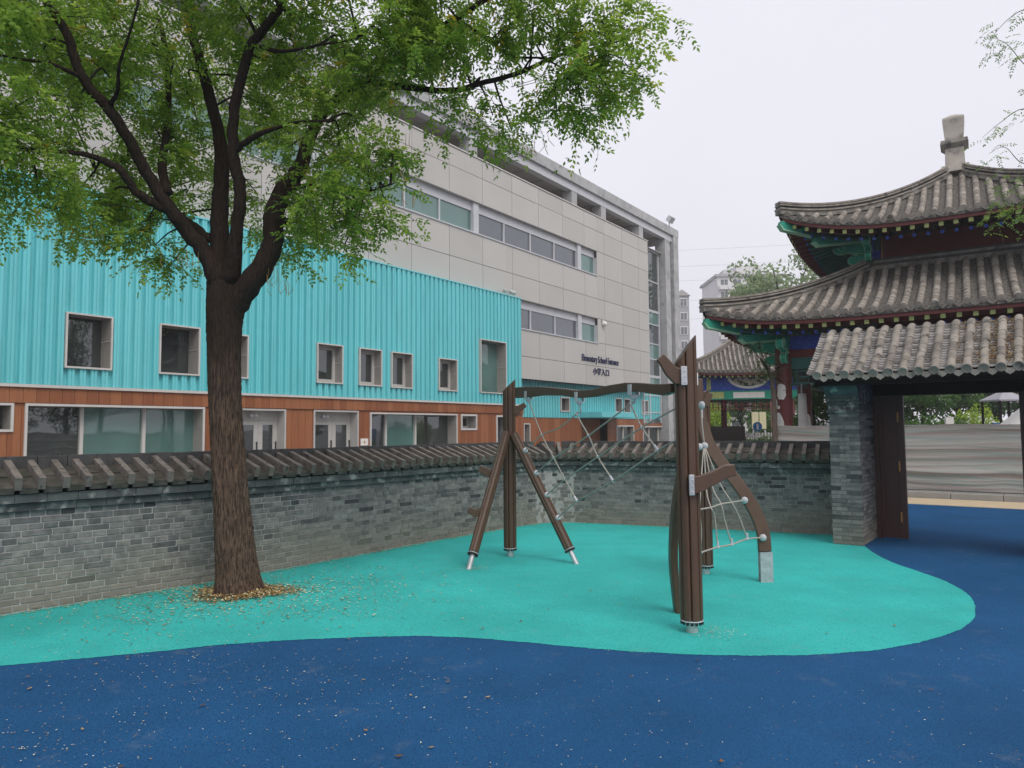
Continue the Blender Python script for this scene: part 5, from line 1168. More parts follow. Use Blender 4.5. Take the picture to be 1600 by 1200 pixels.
# clumps of foliage: centre pixel, depth, radius (m), weight
CL_ = []
def C(u, v, Y, r, w_=1.0): CL_.append((at(u, v, Y + (.6 if 70 < u < 520 and v > -20 else 0)), r, w_))
for a in ((20, 40, 6.3, .55), (60, 90, 6.6, .5), (30, 180, 6.2, .5), (10, 250, 6.3, .45), (70, 250, 6.6, .45), (110, 170, 6.4, .5), (140, 60, 6.6, .55), (60, 310, 6.5, .42), (120, 300, 6.6, .45), (170, 330, 6.8, .42), (110, 340, 6.9, .3),
          (190, 370, 6.9, .36), (240, 385, 7.0, .36), (270, 410, 7.1, .27), (230, 345, 6.6, .38), (200, 250, 6.5, .5), (170, 120, 6.2, .5), (220, 60, 6.4, .55), (230, 160, 6.9, .5), (270, 230, 7.3, .5), (280, 300, 7.6, .45), (300, 130, 7.2, .5),
          (300, 40, 7.0, .6), (350, 90, 7.5, .5), (330, 20, 6.8, .55), (310, 200, 7.9, .5), (400, 30, 6.6, .5), (430, 110, 6.9, .55), (420, 170, 7.4, .5), (450, 230, 6.9, .5), (470, 60, 6.5, .6), (500, 150, 6.7, .5), (480, 300, 6.9, .5),
          (530, 230, 6.9, .5), (520, 330, 7.0, .45), (490, 370, 7.2, .42), (570, 270, 6.8, .45), (560, 340, 7.0, .40), (540, 380, 7.1, .28), (600, 310, 6.8, .33), (610, 240, 6.8, .36), (560, 190, 6.9, .45), (540, 90, 6.8, .55), (600, 60, 6.6, .55), (620, 130, 6.9, .45),
          (470, 340, 6.8, .4), (430, 385, 7.3, .28), (400, 300, 7.8, .4), (660, 60, 6.7, .5), (680, 110, 7.0, .42), (640, 10, 6.6, .55), (710, 20, 6.8, .5), (720, 80, 6.7, .42), (740, 140, 6.9, .36), (770, 180, 6.9, .36), (800, 205, 6.9, .3), (725, 165, 7.0, .3), (770, 60, 6.7, .4), (830, 20, 6.6, .48),
          (820, 120, 6.8, .38), (850, 70, 6.6, .45), (880, 140, 6.6, .42), (900, 20, 6.5, .5), (930, 90, 6.5, .48), (910, 170, 6.6, .34), (960, 150, 6.5, .36), (945, 40, 6.4, .40), (975, 100, 6.4, .30), (1000, 60, 6.4, .20), (1005, 120, 6.4, .16), (975, 15, 6.4, .30), (870, 175, 6.7, .26),
          (40, 0, 5.8, .6), (-40, 60, 5.8, .6), (-40, 200, 5.9, .6), (-80, 300, 6.2, .5), (380, 350, 8.1, .3), (330, 280, 8.2, .4), (150, 230, 7.6, .5), (90, 130, 7.4, .5), (220, 290, 8.0, .45), (460, 150, 8.1, .55), (560, 130, 8.0, .5), (520, 270, 7.9, .42), (110, 20, 7.2, .6), (250, 100, 8.0, .55), (380, 190, 8.3, .5), (620, 90, 7.8, .5), (700, 60, 7.8, .45)): C(*a)
for k in range(34):          # the crown goes on above the frame
    C(rnd.uniform(-120, 800), rnd.uniform(-190, -40), rnd.uniform(5.8, 8.3), rnd.uniform(.5, .75), .55)
LB, LD = [], []; tw = MB(); br = MB()
for ctr, r, wgt in CL_:
    c = np.array(ctr); j = int(np.argmin(((allp - c) ** 2).sum(1) + 2.0 * np.maximum(0, allp[:, 2] - c[2] - .1) ** 2)); p0 = V(allp[j])
    # feeder twig from the nearest limb
    mid = (p0 + ctr) / 2 + V((rnd.gauss(0, .06), rnd.gauss(0, .06), .10)); Q = catmull([p0, mid, ctr], 4)
    br.tube(Q, list(np.linspace(.013, .006, len(Q))), 5)
    nt = max(4, int(r * 23 * wgt))
    for k in range(nt):
        d = V((rnd.gauss(0, 1), rnd.gauss(0, 1), rnd.gauss(.05, .62))).normalized(); Lt = r * rnd.uniform(.75, 1.35)
        st = ctr + V((rnd.gauss(0, .25), rnd.gauss(0, .25), rnd.gauss(0, .22))) * r
        pts = [st, st + d * Lt * .5 + V((0, 0, .02)), st + d * Lt - Z * (.10 * Lt)]
        tw.tube(pts, [.0045, .003, .0015], 3, caps=False)
        nl = int(Lt / .043)
        for q in range(nl):
            f_ = (q + .5) / nl; b = pts[0].lerp(pts[1], f_ * 2) if f_ < .5 else pts[1].lerp(pts[2], f_ * 2 - 1)
            o = V((rnd.gauss(0, 1), rnd.gauss(0, 1), rnd.gauss(0, .7))).normalized()
            LB.append(tuple(b)); LD.append(tuple(d * .45 + o * .8 - Z * .18))
tw.build('twigs', M['bark_dark'], TREE, kind='stuff'); br.build('small_branches', M['bark_dark'], TREE, kind='stuff')
LB, LD = np.array(LB), np.array(LD)
thick = np.array([tuple(p) for l in L_[:6] for p in l[:int(len(l) * .72)]]); keep = np.array([((thick - b) ** 2).sum(1).min() > (.25 if rs.rand() < .88 else .05) ** 2 for b in LB]); LB, LD = LB[keep], LD[keep]      # the old wood is bare
quads, li = pinnate(LB, LD, rs, .20, 5, .054, .025)
lt_ = rs.beta(2.2, 2.6, len(LB)) * .85; yel = rs.rand(len(LB)) < .022; lt_[yel] = rs.uniform(.93, 1, yel.sum())
lowleft = (LB[:, 0] < -2.6) & (LB[:, 2] < 4.2); lt_[lowleft] = np.clip(lt_[lowleft] + .10, 0, 1)
leafmesh('crown', quads, 4, np.clip(lt_[li] + rs.normal(0, .05, len(li)), 0, 1), TREE, M['leaf'])
# hanging seed pods and bare leaf stalks below the crown
pod = MB()
for u, v, Y in ((745, 195, 6.9), (825, 235, 6.9), (840, 250, 6.9), (300, 425, 7.1), (425, 455, 7.3), (450, 470, 7.3), (130, 385, 6.9), (640, 330, 6.8), (600, 240, 6.8), (580, 150, 6.9), (625, 180, 6.8)):
    p = at(u, v - 25, Y)
    for k in range(7):
        q = p + V((rnd.gauss(0, .10), rnd.gauss(0, .06), 0)); pts = [q + Z * rnd.uniform(.0, .1), q + V((rnd.gauss(0, .02), 0, -.05)), q + V((rnd.gauss(0, .03), 0, -.11))]; pod.tube(pts, [.0012, .003, .0022], 4)
pod.build('seed_pods', M['litter'][2], TREE, kind='stuff')
print('LEAFLETS', len(quads))
# ------------------------------------------------------------------ second tree: its outer twigs reach in at the right edge
T2 = V((8.3, 8.6, 0)); TR2 = thing('pagoda_tree', 'thin pale twigs of a tree reaching in at the top right corner', 'tree', T2)
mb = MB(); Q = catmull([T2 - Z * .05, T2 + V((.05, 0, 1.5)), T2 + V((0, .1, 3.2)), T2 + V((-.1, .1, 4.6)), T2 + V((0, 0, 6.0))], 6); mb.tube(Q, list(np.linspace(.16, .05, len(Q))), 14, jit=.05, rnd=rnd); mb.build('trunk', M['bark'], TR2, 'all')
def spray(pix, Y, r0, leaves, side=.10):
    P_ = [at(u, v, Y + dy) for u, v, dy in pix]; Q = catmull(P_, 5); mb = MB(); mb.tube(Q, list(np.linspace(r0, .0015, len(Q))), 5); mb.build('branch', M['bark_dark'], TR2)
    o = []
    for k in range(leaves):
        i = rnd.randrange(2, len(Q)); p = Q[i] + V((rnd.gauss(0, side), rnd.gauss(0, side), rnd.gauss(-.02, side * .8))); o.append((tuple(p), tuple(V((rnd.gauss(0, 1), rnd.gauss(0, 1), rnd.gauss(-.2, .6))))))
    return o
S_ = []
for pix, n in (([(1690, 40, .4), (1640, 20, .2), (1600, 15, .1), (1565, 40, 0), (1540, 75, 0)], 26), ([(1700, 150, .4), (1640, 130, .2), (1600, 100, .1), (1575, 70, 0), (1555, 60, 0)], 30), ([(1700, 150, .4), (1640, 190, .2), (1600, 170, 0), (1565, 190, 0), (1535, 215, 0)], 34),
               ([(1700, 220, .3), (1640, 250, .1), (1598, 255, 0), (1570, 230, 0), (1545, 240, 0)], 26), ([(1710, 280, .3), (1650, 300, .1), (1600, 312, 0), (1570, 340, 0), (1545, 352, 0)], 22), ([(1700, 230, .3), (1650, 280, .1), (1600, 290, 0), (1570, 285, 0), (1545, 300, 0)], 20), ([(1650, 280, .1), (1610, 320, .0), (1590, 335, 0), (1560, 325, 0), (1540, 320, 0)], 30)):
    S_ += spray(pix, 8.0, .008, n, .075)
for k in range(26):           # rest of the crown, outside the frame
    c0 = T2 + V((rnd.gauss(.9, .8), rnd.gauss(0, 1.0), rnd.uniform(4.2, 7.2)))
    if 800 + FPX * c0.x / c0.y < 1700: continue
    mb = MB(); mb.tube(catmull([T2 + Z * rnd.uniform(3, 5), (T2 + Z * 4 + c0) / 2 + Z * .3, c0], 4), .02, 5); mb.build('branch', M['bark_dark'], TR2)
    for q in range(60): S_.append((tuple(c0 + V((rnd.gauss(0, .35), rnd.gauss(0, .35), rnd.gauss(0, .3)))), tuple(V((rnd.gauss(0, 1), rnd.gauss(0, 1), rnd.gauss(0, .6))))))
q2, l2_ = pinnate(np.array([a for a, b in S_]), np.array([b for a, b in S_]), rs, .17, 6, .036, .014)
leafmesh('crown', q2, 4, np.clip(rs.beta(2.5, 2, len(S_))[l2_], 0, 1), TR2, M['leaf_pale2'] if 'leaf_pale2' in M else M.setdefault('leaf_pale2', leafmat('fresh_leaf', [(0, (.07, .14, .03)), (.6, (.13, .23, .05)), (1, (.24, .34, .05))], .4)))
# ------------------------------------------------------------------ fallen leaves
def scatter(name, n, fn, mats, size, label=None):
    mb = MB()
    for k in range(n):
        x, y = fn(); a_ = rnd.uniform(0, 6.28); l = rnd.uniform(*size); w_ = l * rnd.uniform(.35, .6); z = .003 + rnd.uniform(0, .006); c, s = math.cos(a_), math.sin(a_); t_ = rnd.uniform(-.3, .3) * l
        mb.add([(x - c * l, y - s * l, z + abs(t_)), (x - s * w_, y + c * w_, z), (x + c * l, y + s * l, z + max(0, t_)), (x + s * w_, y - c * w_, z + .001)], [(0, 1, 2, 3)], rnd.randrange(len(mats)))
    o = mb.build(name, mats, None); o['kind'] = 'stuff'; return o
M['petal'] = [mat('fallen_petal_%d' % i, c, .9, .15, 30) for i, c in enumerate(((.62, .58, .40), (.50, .40, .18), (.70, .68, .55), (.36, .24, .08)))]
def f_all():
    while True:
        y = rnd.uniform(2.2, 12.5) if rnd.random() < .45 else 2.2 + 7 * rnd.random() ** 1.4
        x = rnd.uniform(-.85, .85) * y
        if rnd.random() < (1.0 if x < .8 else .55) * (1 - .04 * y): return x, y
def f_tree():
    r_ = abs(rnd.gauss(0, .9)) + .2; a_ = rnd.uniform(0, 6.28); return TB.x + r_ * math.cos(a_) * 1.2, TB.y - .1 + r_ * math.sin(a_) * .8
def f_wall():
    s = rnd.uniform(2.5, WLEN - .3); p, t, n_ = wpos(s); d = abs(rnd.gauss(0, .07)) + .01; q = p + n_ * d; return q.x, q.y
def f_patch():
    cx, cy, sp_ = rnd.choice(((-2.6, 3.9, .22), (-3.4, 5.6, .35), (-1.7, 6.7, .25), (-2.4, 5.2, .4), (1.8, 11.6, .5), (1.2, 12.1, .35), (-3.6, 6.7, .35), (-1.2, 4.6, .4), (-.5, 8.65, .08), (1.6, 5.9, .1), (-2.9, 3.0, .3))); return rnd.gauss(cx, sp_ * 1.3), rnd.gauss(cy, sp_)
M['petal'] += M['litter'][:1]
scatter('fallen_petals', 3300, f_all, M['petal'], (.003, .0068)); scatter('fallen_leaves', 2600, f_tree, M['litter'] + M['petal'][:2], (.008, .02)); scatter('wall_foot_litter', 3600, f_wall, M['litter'] + M['petal'][:2], (.006, .015)); scatter('drifted_petals', 1500, f_patch, M['petal'], (.004, .01))
scatter('stray_leaves', 60, f_all, M['litter'], (.015, .028))
hp = MB()
for k in range(3600):         # heap round the trunk
    a_ = rnd.uniform(0, 6.28); q = rnd.random() ** .6 * (1 + .35 * math.sin(a_ * 3 + 1) * rnd.random() + .25 * rnd.gauss(0, .5)); q = abs(q); rx, ry = .50, .36; x, y = TB.x + rx * q * math.cos(a_) + .02, TB.y - .03 + ry * q * math.sin(a_); z = .004 + .045 * max(0, 1 - q) * rnd.random() + .012 * rnd.random()
    a1 = V((rnd.gauss(0, 1), rnd.gauss(0, 1), rnd.gauss(0, .35))).normalized() * rnd.uniform(.010, .022); b1 = a1.cross(V((rnd.gauss(0, .3), rnd.gauss(0, .3), 1))).normalized() * rnd.uniform(.005, .011); p = V((x, y, z + .004))
    hp.add([p - a1, p - b1, p + a1, p + b1], [(0, 1, 2, 3)], rnd.randrange(6))
o = hp.build('leaf_heap', M['litter'] + M['petal'][:2], None); o['kind'] = 'stuff'
# ------------------------------------------------------------------ things beyond the wall and the gate
M['leaf_haze_tinted'] = leafmat('haze_tinted_leaf', [(0, (.12, .17, .09)), (.5, (.19, .26, .13)), (1, (.28, .36, .18))], .3)  # lightened greens, distance haze is put into the leaf colour
rnd = random.Random(71); rs = np.random.RandomState(71)
def far_tree(base, h, rad, label, leaf='leaf_far', size=.12, n=5200, trunk=.16, crown_z=.58, sq=.75, blobs=26, group='trees beyond the wall', name='broadleaf_tree'):
    base = V(base); t = thing(name, label, 'tree', base, group)
    mb = MB(); Q = catmull([base - Z * .05, base + V((rnd.gauss(0, .1), 0, h * .25)), base + V((rnd.gauss(0, .2), 0, h * .5)), base + V((rnd.gauss(0, .3), 0, h * .85))], 5); mb.tube(Q, list(np.linspace(trunk, trunk * .3, len(Q))), 9, jit=.06, rnd=rnd); mb.build('trunk', M['bark_dark'], t, 'all')
    cz = h * crown_z; B = []; bm_ = MB()
    for k in range(blobs):
        d = V((rnd.gauss(0, 1), rnd.gauss(0, 1), rnd.gauss(0, 1))).normalized() * (rnd.random() ** .4); c = base + V((d.x * rad * .8, d.y * rad * .8, cz + d.z * (h - cz) * .82)); B.append((c, rad * rnd.uniform(.22, .42)))
        s_ = base + Z * (h * rnd.uniform(.25, .6)); bm_.tube(catmull([s_, (s_ + c) / 2 + Z * .2, c], 3), [trunk * .3] * 3 + [trunk * .2] * 3 + [.01], 5)
    bm_.build('branches', M['bark_dark'], t, kind='stuff')
    per = n // blobs; P_ = []; tn = []
    for c, r in B:
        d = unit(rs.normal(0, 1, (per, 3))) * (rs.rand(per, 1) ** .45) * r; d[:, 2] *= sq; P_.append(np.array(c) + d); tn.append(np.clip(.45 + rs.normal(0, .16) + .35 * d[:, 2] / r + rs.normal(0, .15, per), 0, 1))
    P_ = np.concatenate(P_); tn = np.concatenate(tn); m_ = len(P_); a = unit(rs.normal(0, 1, (m_, 3))); b = unit(np.cross(a, rs.normal(0, 1, (m_, 3)))); s_ = size * rs.uniform(.6, 1.3, (m_, 1))
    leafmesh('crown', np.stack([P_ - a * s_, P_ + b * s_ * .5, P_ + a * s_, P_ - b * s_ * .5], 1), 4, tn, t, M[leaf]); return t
def bush(base, rx, ry, h, label, leaf, size=.07, n=2600, name='bush'):
    base = V(base); t = thing(name, label, 'bush', base)
    st = MB()
    for k in range(7): st.tube([base, base + V((rnd.gauss(0, rx * .4), rnd.gauss(0, ry * .4), h * .8))], [.03, .01], 5)
    st.build('stems', M['bark_dark'], t, kind='stuff')
    d = unit(rs.normal(0, 1, (n, 3))) * (rs.rand(n, 1) ** .35); lump = 1 + .18 * np.sin(d[:, :1] * 7) * np.cos(d[:, 2:] * 6 + 1); P_ = np.array(base) + np.array([0, 0, h * .5]) + d * lump * np.array([rx, ry, h * .5]); P_[:, 2] = np.maximum(P_[:, 2], .03)
    a = unit(rs.normal(0, 1, (n, 3))); b = unit(np.cross(a, rs.normal(0, 1, (n, 3)))); s_ = size * rs.uniform(.6, 1.3, (n, 1))
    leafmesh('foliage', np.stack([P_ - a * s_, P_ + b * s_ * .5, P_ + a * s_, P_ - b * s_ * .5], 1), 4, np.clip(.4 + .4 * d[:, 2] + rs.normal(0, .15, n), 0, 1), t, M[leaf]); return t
def gz(u, Y, v=700): p = at(u, v, Y); p.z = 0; return p
# trees seen through the gate
far_tree(gz(1445, 40), 6.5, 2.9, 'dark broad tree seen at the left of the gate opening', n=5200)
far_tree(gz(1500, 48), 7.5, 3.4, 'dark tree in the middle of the gate opening', n=5200)
far_tree(gz(1560, 46), 7.0, 3.0, 'dark green tree behind the grey-roofed kiosk', n=5200)
far_tree(gz(1610, 52), 8.0, 3.6, 'dark tree at the right edge of the gate opening', n=4200)
far_tree(gz(1390, 50), 8.0, 3.4, 'dark tree hidden partly by the open door leaf', n=4200)
for i, (u, Y, lab) in enumerate(((1440, 33, 'low green bush behind the cloth, left in the gate opening'), (1482, 34, 'low green bush behind the cloth near the white post'), (1525, 36, 'low lime bush behind the cloth in the gate opening'))):
    bush(gz(u, Y), 1.2, 1.0, 2.1 if i != 2 else 2.6, lab, 'leaf_far' if i != 2 else 'leaf_lime', .09, 2200)
# kiosk with a grey pyramid roof
KP = gz(1573, 32); kk = thing('kiosk', 'small kiosk with pale grey pyramid roof behind the cloth', 'kiosk', KP)
mb = MB(); r1 = [KP + V((a * .68, b * .68, 2.72)) for a, b in ((-1, -1), (1, -1), (1, 1), (-1, 1))]; r2 = [p + Z * .06 for p in r1]; mb.hexa(r1, r2); mb.hexa(r2, [KP + V((a * .06, b * .06, 3.2)) for a, b in ((-1, -1), (1, -1), (1, 1), (-1, 1))]); mb.build('roof', M['slab_pale'] if 'slab_pale' in M else M.setdefault('slab_pale', mat('pale_grey_roof', (.36, .35, .38), .7, .06, 2)), kk)
for a, b in ((-1, -1), (1, -1), (1, 1), (-1, 1)):
    mb = MB(); mb.tube([KP + V((a * .6, b * .6, 0)), KP + V((a * .6, b * .6, 2.72))], .05, 8); mb.build('post', M['beam'], kk)
mb = MB(); mb.fbox((KP, V((1, 0, 0)), V((0, 1, 0)), Z), (-.55, .55), (-.1, .1), (.6, 1.75)); mb.build('blue_panel', M['blue_sheet'] if 'blue_sheet' in M else M.setdefault('blue_sheet', mat('blue_sheet', (.02, .16, .42), .6)), kk)
# white tent edge
TP = gz(1626, 27); tt = thing('tent', 'white sloping tent roof at the right edge of the gate opening', 'tent', TP)
mb = MB(); vs = []
for i in range(9):
    f_ = i / 8; z = 1.5 + 1.75 * f_ ** 1.15; vs += [TP + V((-1.0 + 2.2 * f_, -1.2, z)), TP + V((-1.0 + 2.2 * f_, 1.2, z))]
mb.add(vs, [(2 * i, 2 * i + 1, 2 * i + 3, 2 * i + 2) for i in range(8)]); o = mb.build('canopy', M['whitep'], tt, 'all'); md = o.modifiers.new('solid', 'SOLIDIFY'); md.thickness = .03
for a, b, h in ((-.95, -1.15, 1.5), (-.95, 1.15, 1.5), (1.15, -1.15, 3.15), (1.15, 1.15, 3.15)):
    mb = MB(); mb.tube([TP + V((a, b, 0)), TP + V((a, b, h))], .035, 8); mb.build('pole', M['alu'], tt)
p = gz(1485, 30); t = thing('marker_post', 'white marker post above the cloth inside the gate opening', 'post', p); mb = MB(); mb.fbox((p, V((1, 0, 0)), V((0, 1, 0)), Z), (-.16, .16), (-.05, .05), (1.1, 2.0)); mb.build('board', M['whitep'], t); mb = MB(); mb.tube([p, p + Z * 1.1], .04, 8); mb.build('pole', M['alu'], t)
p = gz(1532, 38); t = thing('parked_van', 'small white van roof just above the cloth in the gate opening', 'van', p)
mb = MB(); mb.prism((p, V((1, 0, 0)), V((0, 1, 0)), Z), [(-1.6, .35), (1.6, .35), (1.65, 1.0), (1.35, 1.15), (1.0, 1.85), (-1.5, 1.9), (-1.62, 1.7)], -.8, .8); b_ = mb.build('body', M['whitep'], t)
mb = MB(); mb.prism((p, V((1, 0, 0)), V((0, 1, 0)), Z), [(-1.3, 1.2), (1.15, 1.2), (.9, 1.7), (-1.3, 1.75)], -.805, -.8005); mb.build('side_window', M['glass'], b_)
for x in (-1.0, 1.0):
    for y in (-.75, .75): mb = MB(); mb.lathe(p + V((x, y, .33)), [(.2, -.1), (.33, -.09), (.33, .09), (.2, .1)], 16, axis=(0, 1, 0)); mb.build('wheel', M['black'], t)
# slim tree beside the painted column
SB0 = gz(1210, 19.0); st = thing('slender_tree', 'slim leaning tree with sparse leaves left of the red column', 'tree', SB0)
mb = MB(); Q = catmull([SB0 - Z * .03, at(1210, 650, 19), at(1208, 612, 19), at(1203, 582, 19), at(1188, 560, 19.1)], 5); mb.tube(Q, list(np.linspace(.085, .03, len(Q))), 9, jit=.06, rnd=rnd); mb.build('trunk', M['bark_pale'] if 'bark_pale' in M else M.setdefault('bark_pale', mat('pale_bark', (.14, .11, .09), .95, .3, 10, .5, 30, stretch=(3, 3, .6))), st, 'all')
P_ = []; 
for u, v in ((1190, 562), (1178, 548), (1200, 575), (1212, 590), (1222, 572), (1196, 592), (1225, 600), (1185, 540)):
    c = at(u, v, 19 + rnd.gauss(0, .15)); mb = MB(); mb.tube(catmull([Q[-8], (Q[-6] + c) / 2, c], 3), .012, 5); mb.build('branch', M['bark_dark'], st)
    for k in range(16): P_.append((tuple(c + V((rnd.gauss(0, .16), rnd.gauss(0, .16), rnd.gauss(0, .12)))), tuple(V((rnd.gauss(0, 1), rnd.gauss(0, 1), rnd.gauss(-.2, .5))))))
qq, ll = pinnate(np.array([a for a, b in P_]), np.array([b for a, b in P_]), rs, .22, 5, .06, .024); leafmesh('crown', qq, 4, rs.beta(2, 2, len(P_))[ll], st, M['leaf_far'])
far_tree(gz(1268, 26), 4.6, 1.3, 'narrow leafy tree between the red column and the gate pier', n=2600, size=.1, trunk=.1, crown_z=.5)
# tall pale tree behind the big pavilion and the yard behind the small one
far_tree(gz(1228, 62), 18.2, 5.4, 'tall pale tree rising behind the pavilion roofs', 'leaf_haze_tinted', .22, 3600, .2, .72, blobs=34)
far_tree(gz(1178, 66), 16.0, 2.2, 'sparse thin tree left of the tall pale tree', 'leaf_pale', .2, 800, .14, .86, blobs=8)
far_tree(gz(1160, 62), 6.4, 3.2, 'leafy tree behind the small pavilion', 'leaf_far', .14, 4200)
far_tree(gz(1215, 70), 6.2, 3.2, 'leafy tree behind the yellow notice boards', 'leaf_pale', .15, 4200)
far_tree(gz(1085, 74), 5.6, 3.0, 'leafy tree behind the climbing frame post', 'leaf_far', .14, 3600)
bush(gz(1112, 47), 1.25, 1.2, 3.3, 'bright lime green bush left of the small pavilion post', 'leaf_lime', .10, 3200)
bush(gz(1196, 45), 1.3, .9, 2.4, 'dark green bush right of the yellow boards', 'leaf_far', .09, 2600)
bush(gz(1190, 30), 1.0, .5, 1.25, 'clipped dark hedge behind the wall coping', 'leaf_far', .06, 2600, 'hedge')
nb = gz(1187, 43); t = thing('notice_board', 'pair of pale yellow notice boards on posts by the small pavilion', 'notice board', nb)
for k, (x0, x1) in enumerate(((-.42, -.03), (.03, .42))):
    mb = MB(); mb.fbox((nb, V((1, 0, 0)), V((0, 1, 0)), Z), (x0, x1), (-.05, .05), (1.55, 2.55)); mb.build('board', M['cream_board'] if 'cream_board' in M else M.setdefault('cream_board', mat('pale_yellow_board', (.62, .58, .36), .6, .05, 3)), t)
for x in (-.35, .35): mb = MB(); mb.tube([nb + V((x, 0, 0)), nb + V((x, 0, 1.5))], .05, 8); mb.build('post', M['alu'], t)
p = gz(1184, 37); t = thing('sign_post', 'small round blue sign on a thin white post', 'sign', p)
mb = MB(); mb.tube([p, p + Z * 1.5], .03, 8); mb.build('post', M['whitep'], t); mb = MB(); mb.lathe(p + V((0, -.04, 1.68)), [(.24, 0), (.24, .02)], 18, axis=(0, -1, 0)); d_ = mb.build('sign_disc', M['blue_sheet'], t); mb = MB(); mb.fbox((p + V((0, -.065, 1.68)), V((1, 0, 0)), V((0, 1, 0)), Z), (-.05, .05), (-.005, .004), (-.15, .15)); mb.build('sign_mark', M['whitep'], d_)
p = gz(1208, 40); t = thing('banner', 'narrow pink banner hanging on a pole right of the yellow boards', 'banner', p)
mb = MB(); vs = []
for i in range(7): vs += [p + V((-.06 + .02 * math.sin(i), .05 * math.sin(i * 1.3), 1.6 + .28 * i)), p + V((.25, .05 * math.cos(i * 1.1), 1.6 + .28 * i))]
mb.add(vs, [(2 * i, 2 * i + 1, 2 * i + 3, 2 * i + 2) for i in range(6)]); o = mb.build('cloth', M['pink'] if 'pink' in M else M.setdefault('pink', mat('pink_cloth', (.62, .20, .24), .8)), t); md = o.modifiers.new('s', 'SOLIDIFY'); md.thickness = .01
mb = MB(); mb.tube([p + V((.27, 0, 0)), p + V((.27, 0, 3.4))], .03, 8); mb.build('pole', M['alu'], t)
wf = gz(1178, 39.5); t = thing('white_fence', 'low white picket fence beyond the small pavilion', 'fence', wf)
for k in range(26): mb = MB(); mb.fbox((wf, V((1, 0, 0)), V((0, 1, 0)), Z), (-1.6 + .17 * k, -1.5 + .17 * k), (-.02, .02), (.1, 1.35)); mb.build('picket', M['whitep'], t)
for z in (.4, 1.1): mb = MB(); mb.fbox((wf, V((1, 0, 0)), V((0, 1, 0)), Z), (-1.65, 2.9), (.022, .06), (z, z + .1)); mb.build('rail', M['whitep'], t)
# white drape on a pole beside the pavilion column
p = gz(1257, 20.5); t = thing('drape', 'tall white cloth drape hanging between the red columns', 'drape', p)
mb = MB(); vs = []
for i in range(9): z = .3 + 2.3 * i / 8; wd_ = .22 - .12 * i / 8; vs += [p + V((-wd_ - .02, .03 * math.sin(i), z)), p + V((0, -.06, z)), p + V((wd_, .03 * math.cos(i), z))]
mb.add(vs, [(3 * i + j, 3 * i + j + 1, 3 * i + j + 4, 3 * i + j + 3) for i in range(8) for j in range(2)]); o = mb.build('cloth', M['whitep'], t, 'all'); md = o.modifiers.new('s', 'SOLIDIFY'); md.thickness = .01
mb = MB(); mb.tube([p + V((-.02, .03, 0)), p + V((-.02, .03, 2.9))], .02, 8); mb.build('pole', M['alu'], t)
# long low building closing the view behind the small pavilion
lb = gz(1160, 88); t = thing('low_building', 'pale low building with grid windows behind the small pavilion', 'building', lb)
mb = MB(); mb.fbox((lb, V((1, 0, 0)), V((0, 1, 0)), Z), (-8, 20), (0, 10), (0, 6.2)); mb.build('wall', M['tower_wall'] if 'tower_wall' in M else M.setdefault('tower_wall', mat('pale_render', (.52, .51, .50), .85, .06, .5)), t)
for i in range(14):
    for j in range(2):
        mb = MB(); x = -7.2 + 1.95 * i; z = 1.0 + 2.7 * j; mb.fbox((lb, V((1, 0, 0)), V((0, 1, 0)), Z), (x, x + 1.2), (-.05, .0), (z, z + 1.6)); w_ = mb.build('window', M['whitep'], t)
        mb = MB(); mb.fbox((lb, V((1, 0, 0)), V((0, 1, 0)), Z), (x + .1, x + 1.1), (-.07, -.052), (z + .1, z + 1.5)); mb.build('pane', M['glass_grey'], w_)
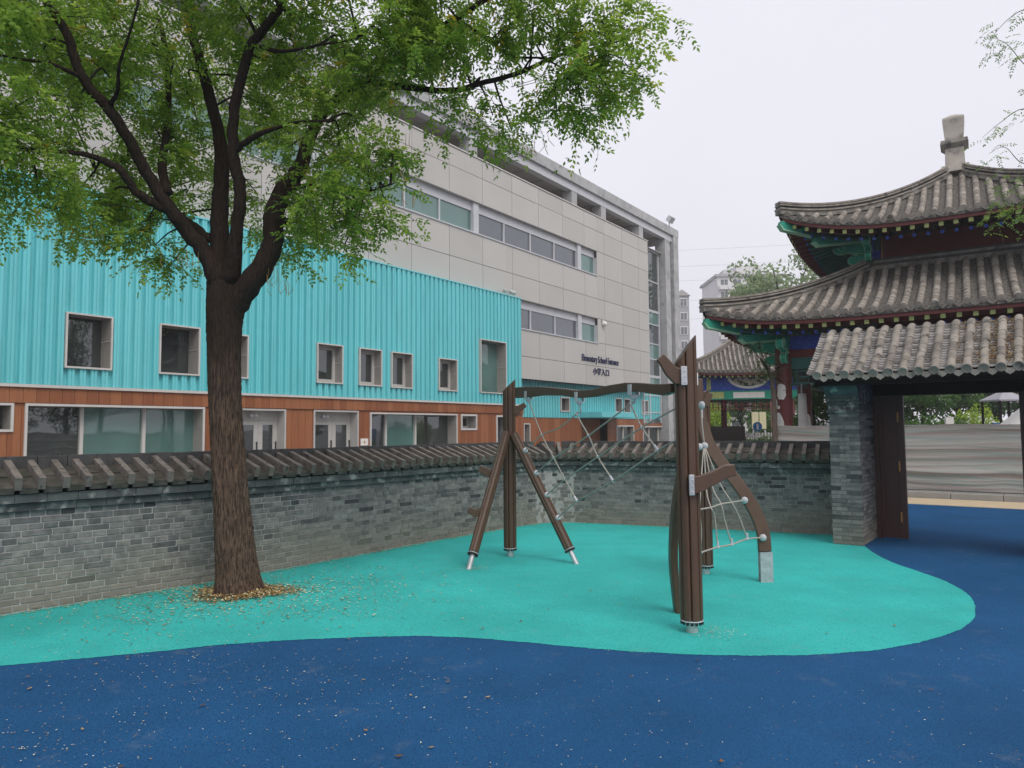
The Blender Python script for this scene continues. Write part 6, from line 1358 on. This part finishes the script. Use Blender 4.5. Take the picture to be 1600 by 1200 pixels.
# apartment towers
def tower(u0, u1, vtop, Y, label, floors, bays, gable=False, wallc=(.66, .65, .65)):
    b0, b1 = gz(u0, Y), gz(u1, Y); H_ = at((u0 + u1) / 2, vtop, Y).z; W_ = b1.x - b0.x; t = thing('apartment_tower', label, 'building', b0)
    fr = (b0, V((1, 0, 0)), V((0, 1, 0)), Z); wm = mat('tower_render', wallc, .9, .05, .2)
    mb = MB(); mb.fbox(fr, (0, W_), (0, 14), (0, H_)); mb.build('wall', wm, t)
    if gable: mb = MB(); mb.prism(fr, [(-.3, H_), (W_ + .3, H_), (W_ * .35, H_ + W_ * .55)], -.3, 14.3); mb.build('roof', M['soffit'], t)
    else:
        mb = MB(); mb.fbox(fr, (-.5, W_ + .5), (-.5, 14.5), (H_ + .01, H_ + .6)); rf = mb.build('roof', M['slab'], t)
        mb = MB(); mb.fbox(fr, (W_ * .35, W_ * .75), (3, 9), (H_ + .61, H_ + 3.4)); mb.build('stair_house', wm, rf)
        mb = MB(); mb.hexa([b0 + V((W_ * .1, 2, H_ + .61)), b0 + V((W_ * .34, 2, H_ + .61)), b0 + V((W_ * .34, 8, H_ + .61)), b0 + V((W_ * .1, 8, H_ + .61))], [b0 + V((W_ * .16, 3, H_ + 2.4)), b0 + V((W_ * .28, 3, H_ + 2.4)), b0 + V((W_ * .28, 7, H_ + 2.4)), b0 + V((W_ * .16, 7, H_ + 2.4))]); mb.build('stair_roof', M['slab'], rf)
    fh = 3.0; bw = W_ / bays
    for j in range(floors):
        z = H_ - fh * (j + 1) + .7
        for i in range(bays):
            x = bw * i; mb = MB()
            if gable and i: continue
            mb.fbox(fr, (x + bw * .18, x + bw * .82), (-.12, -.001), (z, z + 1.75)); w_ = mb.build('window', M['whitep'], t)
            mb = MB(); mb.fbox(fr, (x + bw * .23, x + bw * .48), (-.16, -.121), (z + .12, z + 1.6)); mb.fbox(fr, (x + bw * .52, x + bw * .77), (-.16, -.121), (z + .12, z + 1.6)); mb.build('pane', M['glass_grey'], w_)
            if i % 2 == 0 and not gable: mb = MB(); mb.fbox(fr, (x + bw * .05, x + bw * .95), (-1.1, -.17), (z - .9, z + .1)); mb.build('balcony', wm, t)
    return t
tower(1128, 1232, 432, 170, 'pale apartment tower with balconies behind the pavilion roofs', 9, 5)
tower(1064, 1082, 462, 150, 'narrow grey gabled tower right of the school building', 10, 1, True, (.34, .34, .35))
# overhead wires
for k, (v0, v1, v2) in enumerate(((395, 385, 372), (420, 411, 400), (442, 434, 424), (478, 462, 452), (505, 492, 480))):
    a, b, c = at(980, v0, 120), at(1190, v1, 118), at(1420, v2, 116); mb = MB(); mb.tube(catmull([a, b, c], 8), .022, 5)
    single(mb, 'overhead_wire', M['alu'], a, ('topmost', 'second', 'third', 'fourth', 'lowest')[k] + ' of the five thin wires across the sky', 'wire', group='overhead wires')
# trees to the right of the yard, seen only as reflections in the school windows
for x, y, h, lab in ((18, 7, 9, 'leafy tree right of the yard, mirrored in the leftmost windows'), (22, 11.5, 10.5, 'leafy tree right of the yard, mirrored beside the trunk'), (26, 7.0, 11.0, 'leafy tree far right of the yard, behind the camera')):
    far_tree((x, y, 0), h, 3.0, lab, 'leaf_far', .10, 6000, .2, .55, group='trees mirrored in the windows')
# ------------------------------------------------------------------ damp overcast air
hz = MB(); hz.fbox((V((0, 0, 0)), V((1, 0, 0)), V((0, 1, 0)), Z), (-70, 130), (-40, 215), (-1.1, 48)); ho = hz.build('haze', [])
ho.data.materials.clear(); hm = bpy.data.materials.new('haze'); hm.use_nodes = True; ht = hm.node_tree; ht.nodes.clear()
pv = ht.nodes.new('ShaderNodeVolumePrincipled'); pv.inputs['Color'].default_value = (.93, .94, .97, 1); pv.inputs['Density'].default_value = .0012
ot = ht.nodes.new('ShaderNodeOutputMaterial'); ht.links.new(pv.outputs[0], ot.inputs['Volume']); ho.data.materials.append(hm); ho['kind'] = 'stuff'
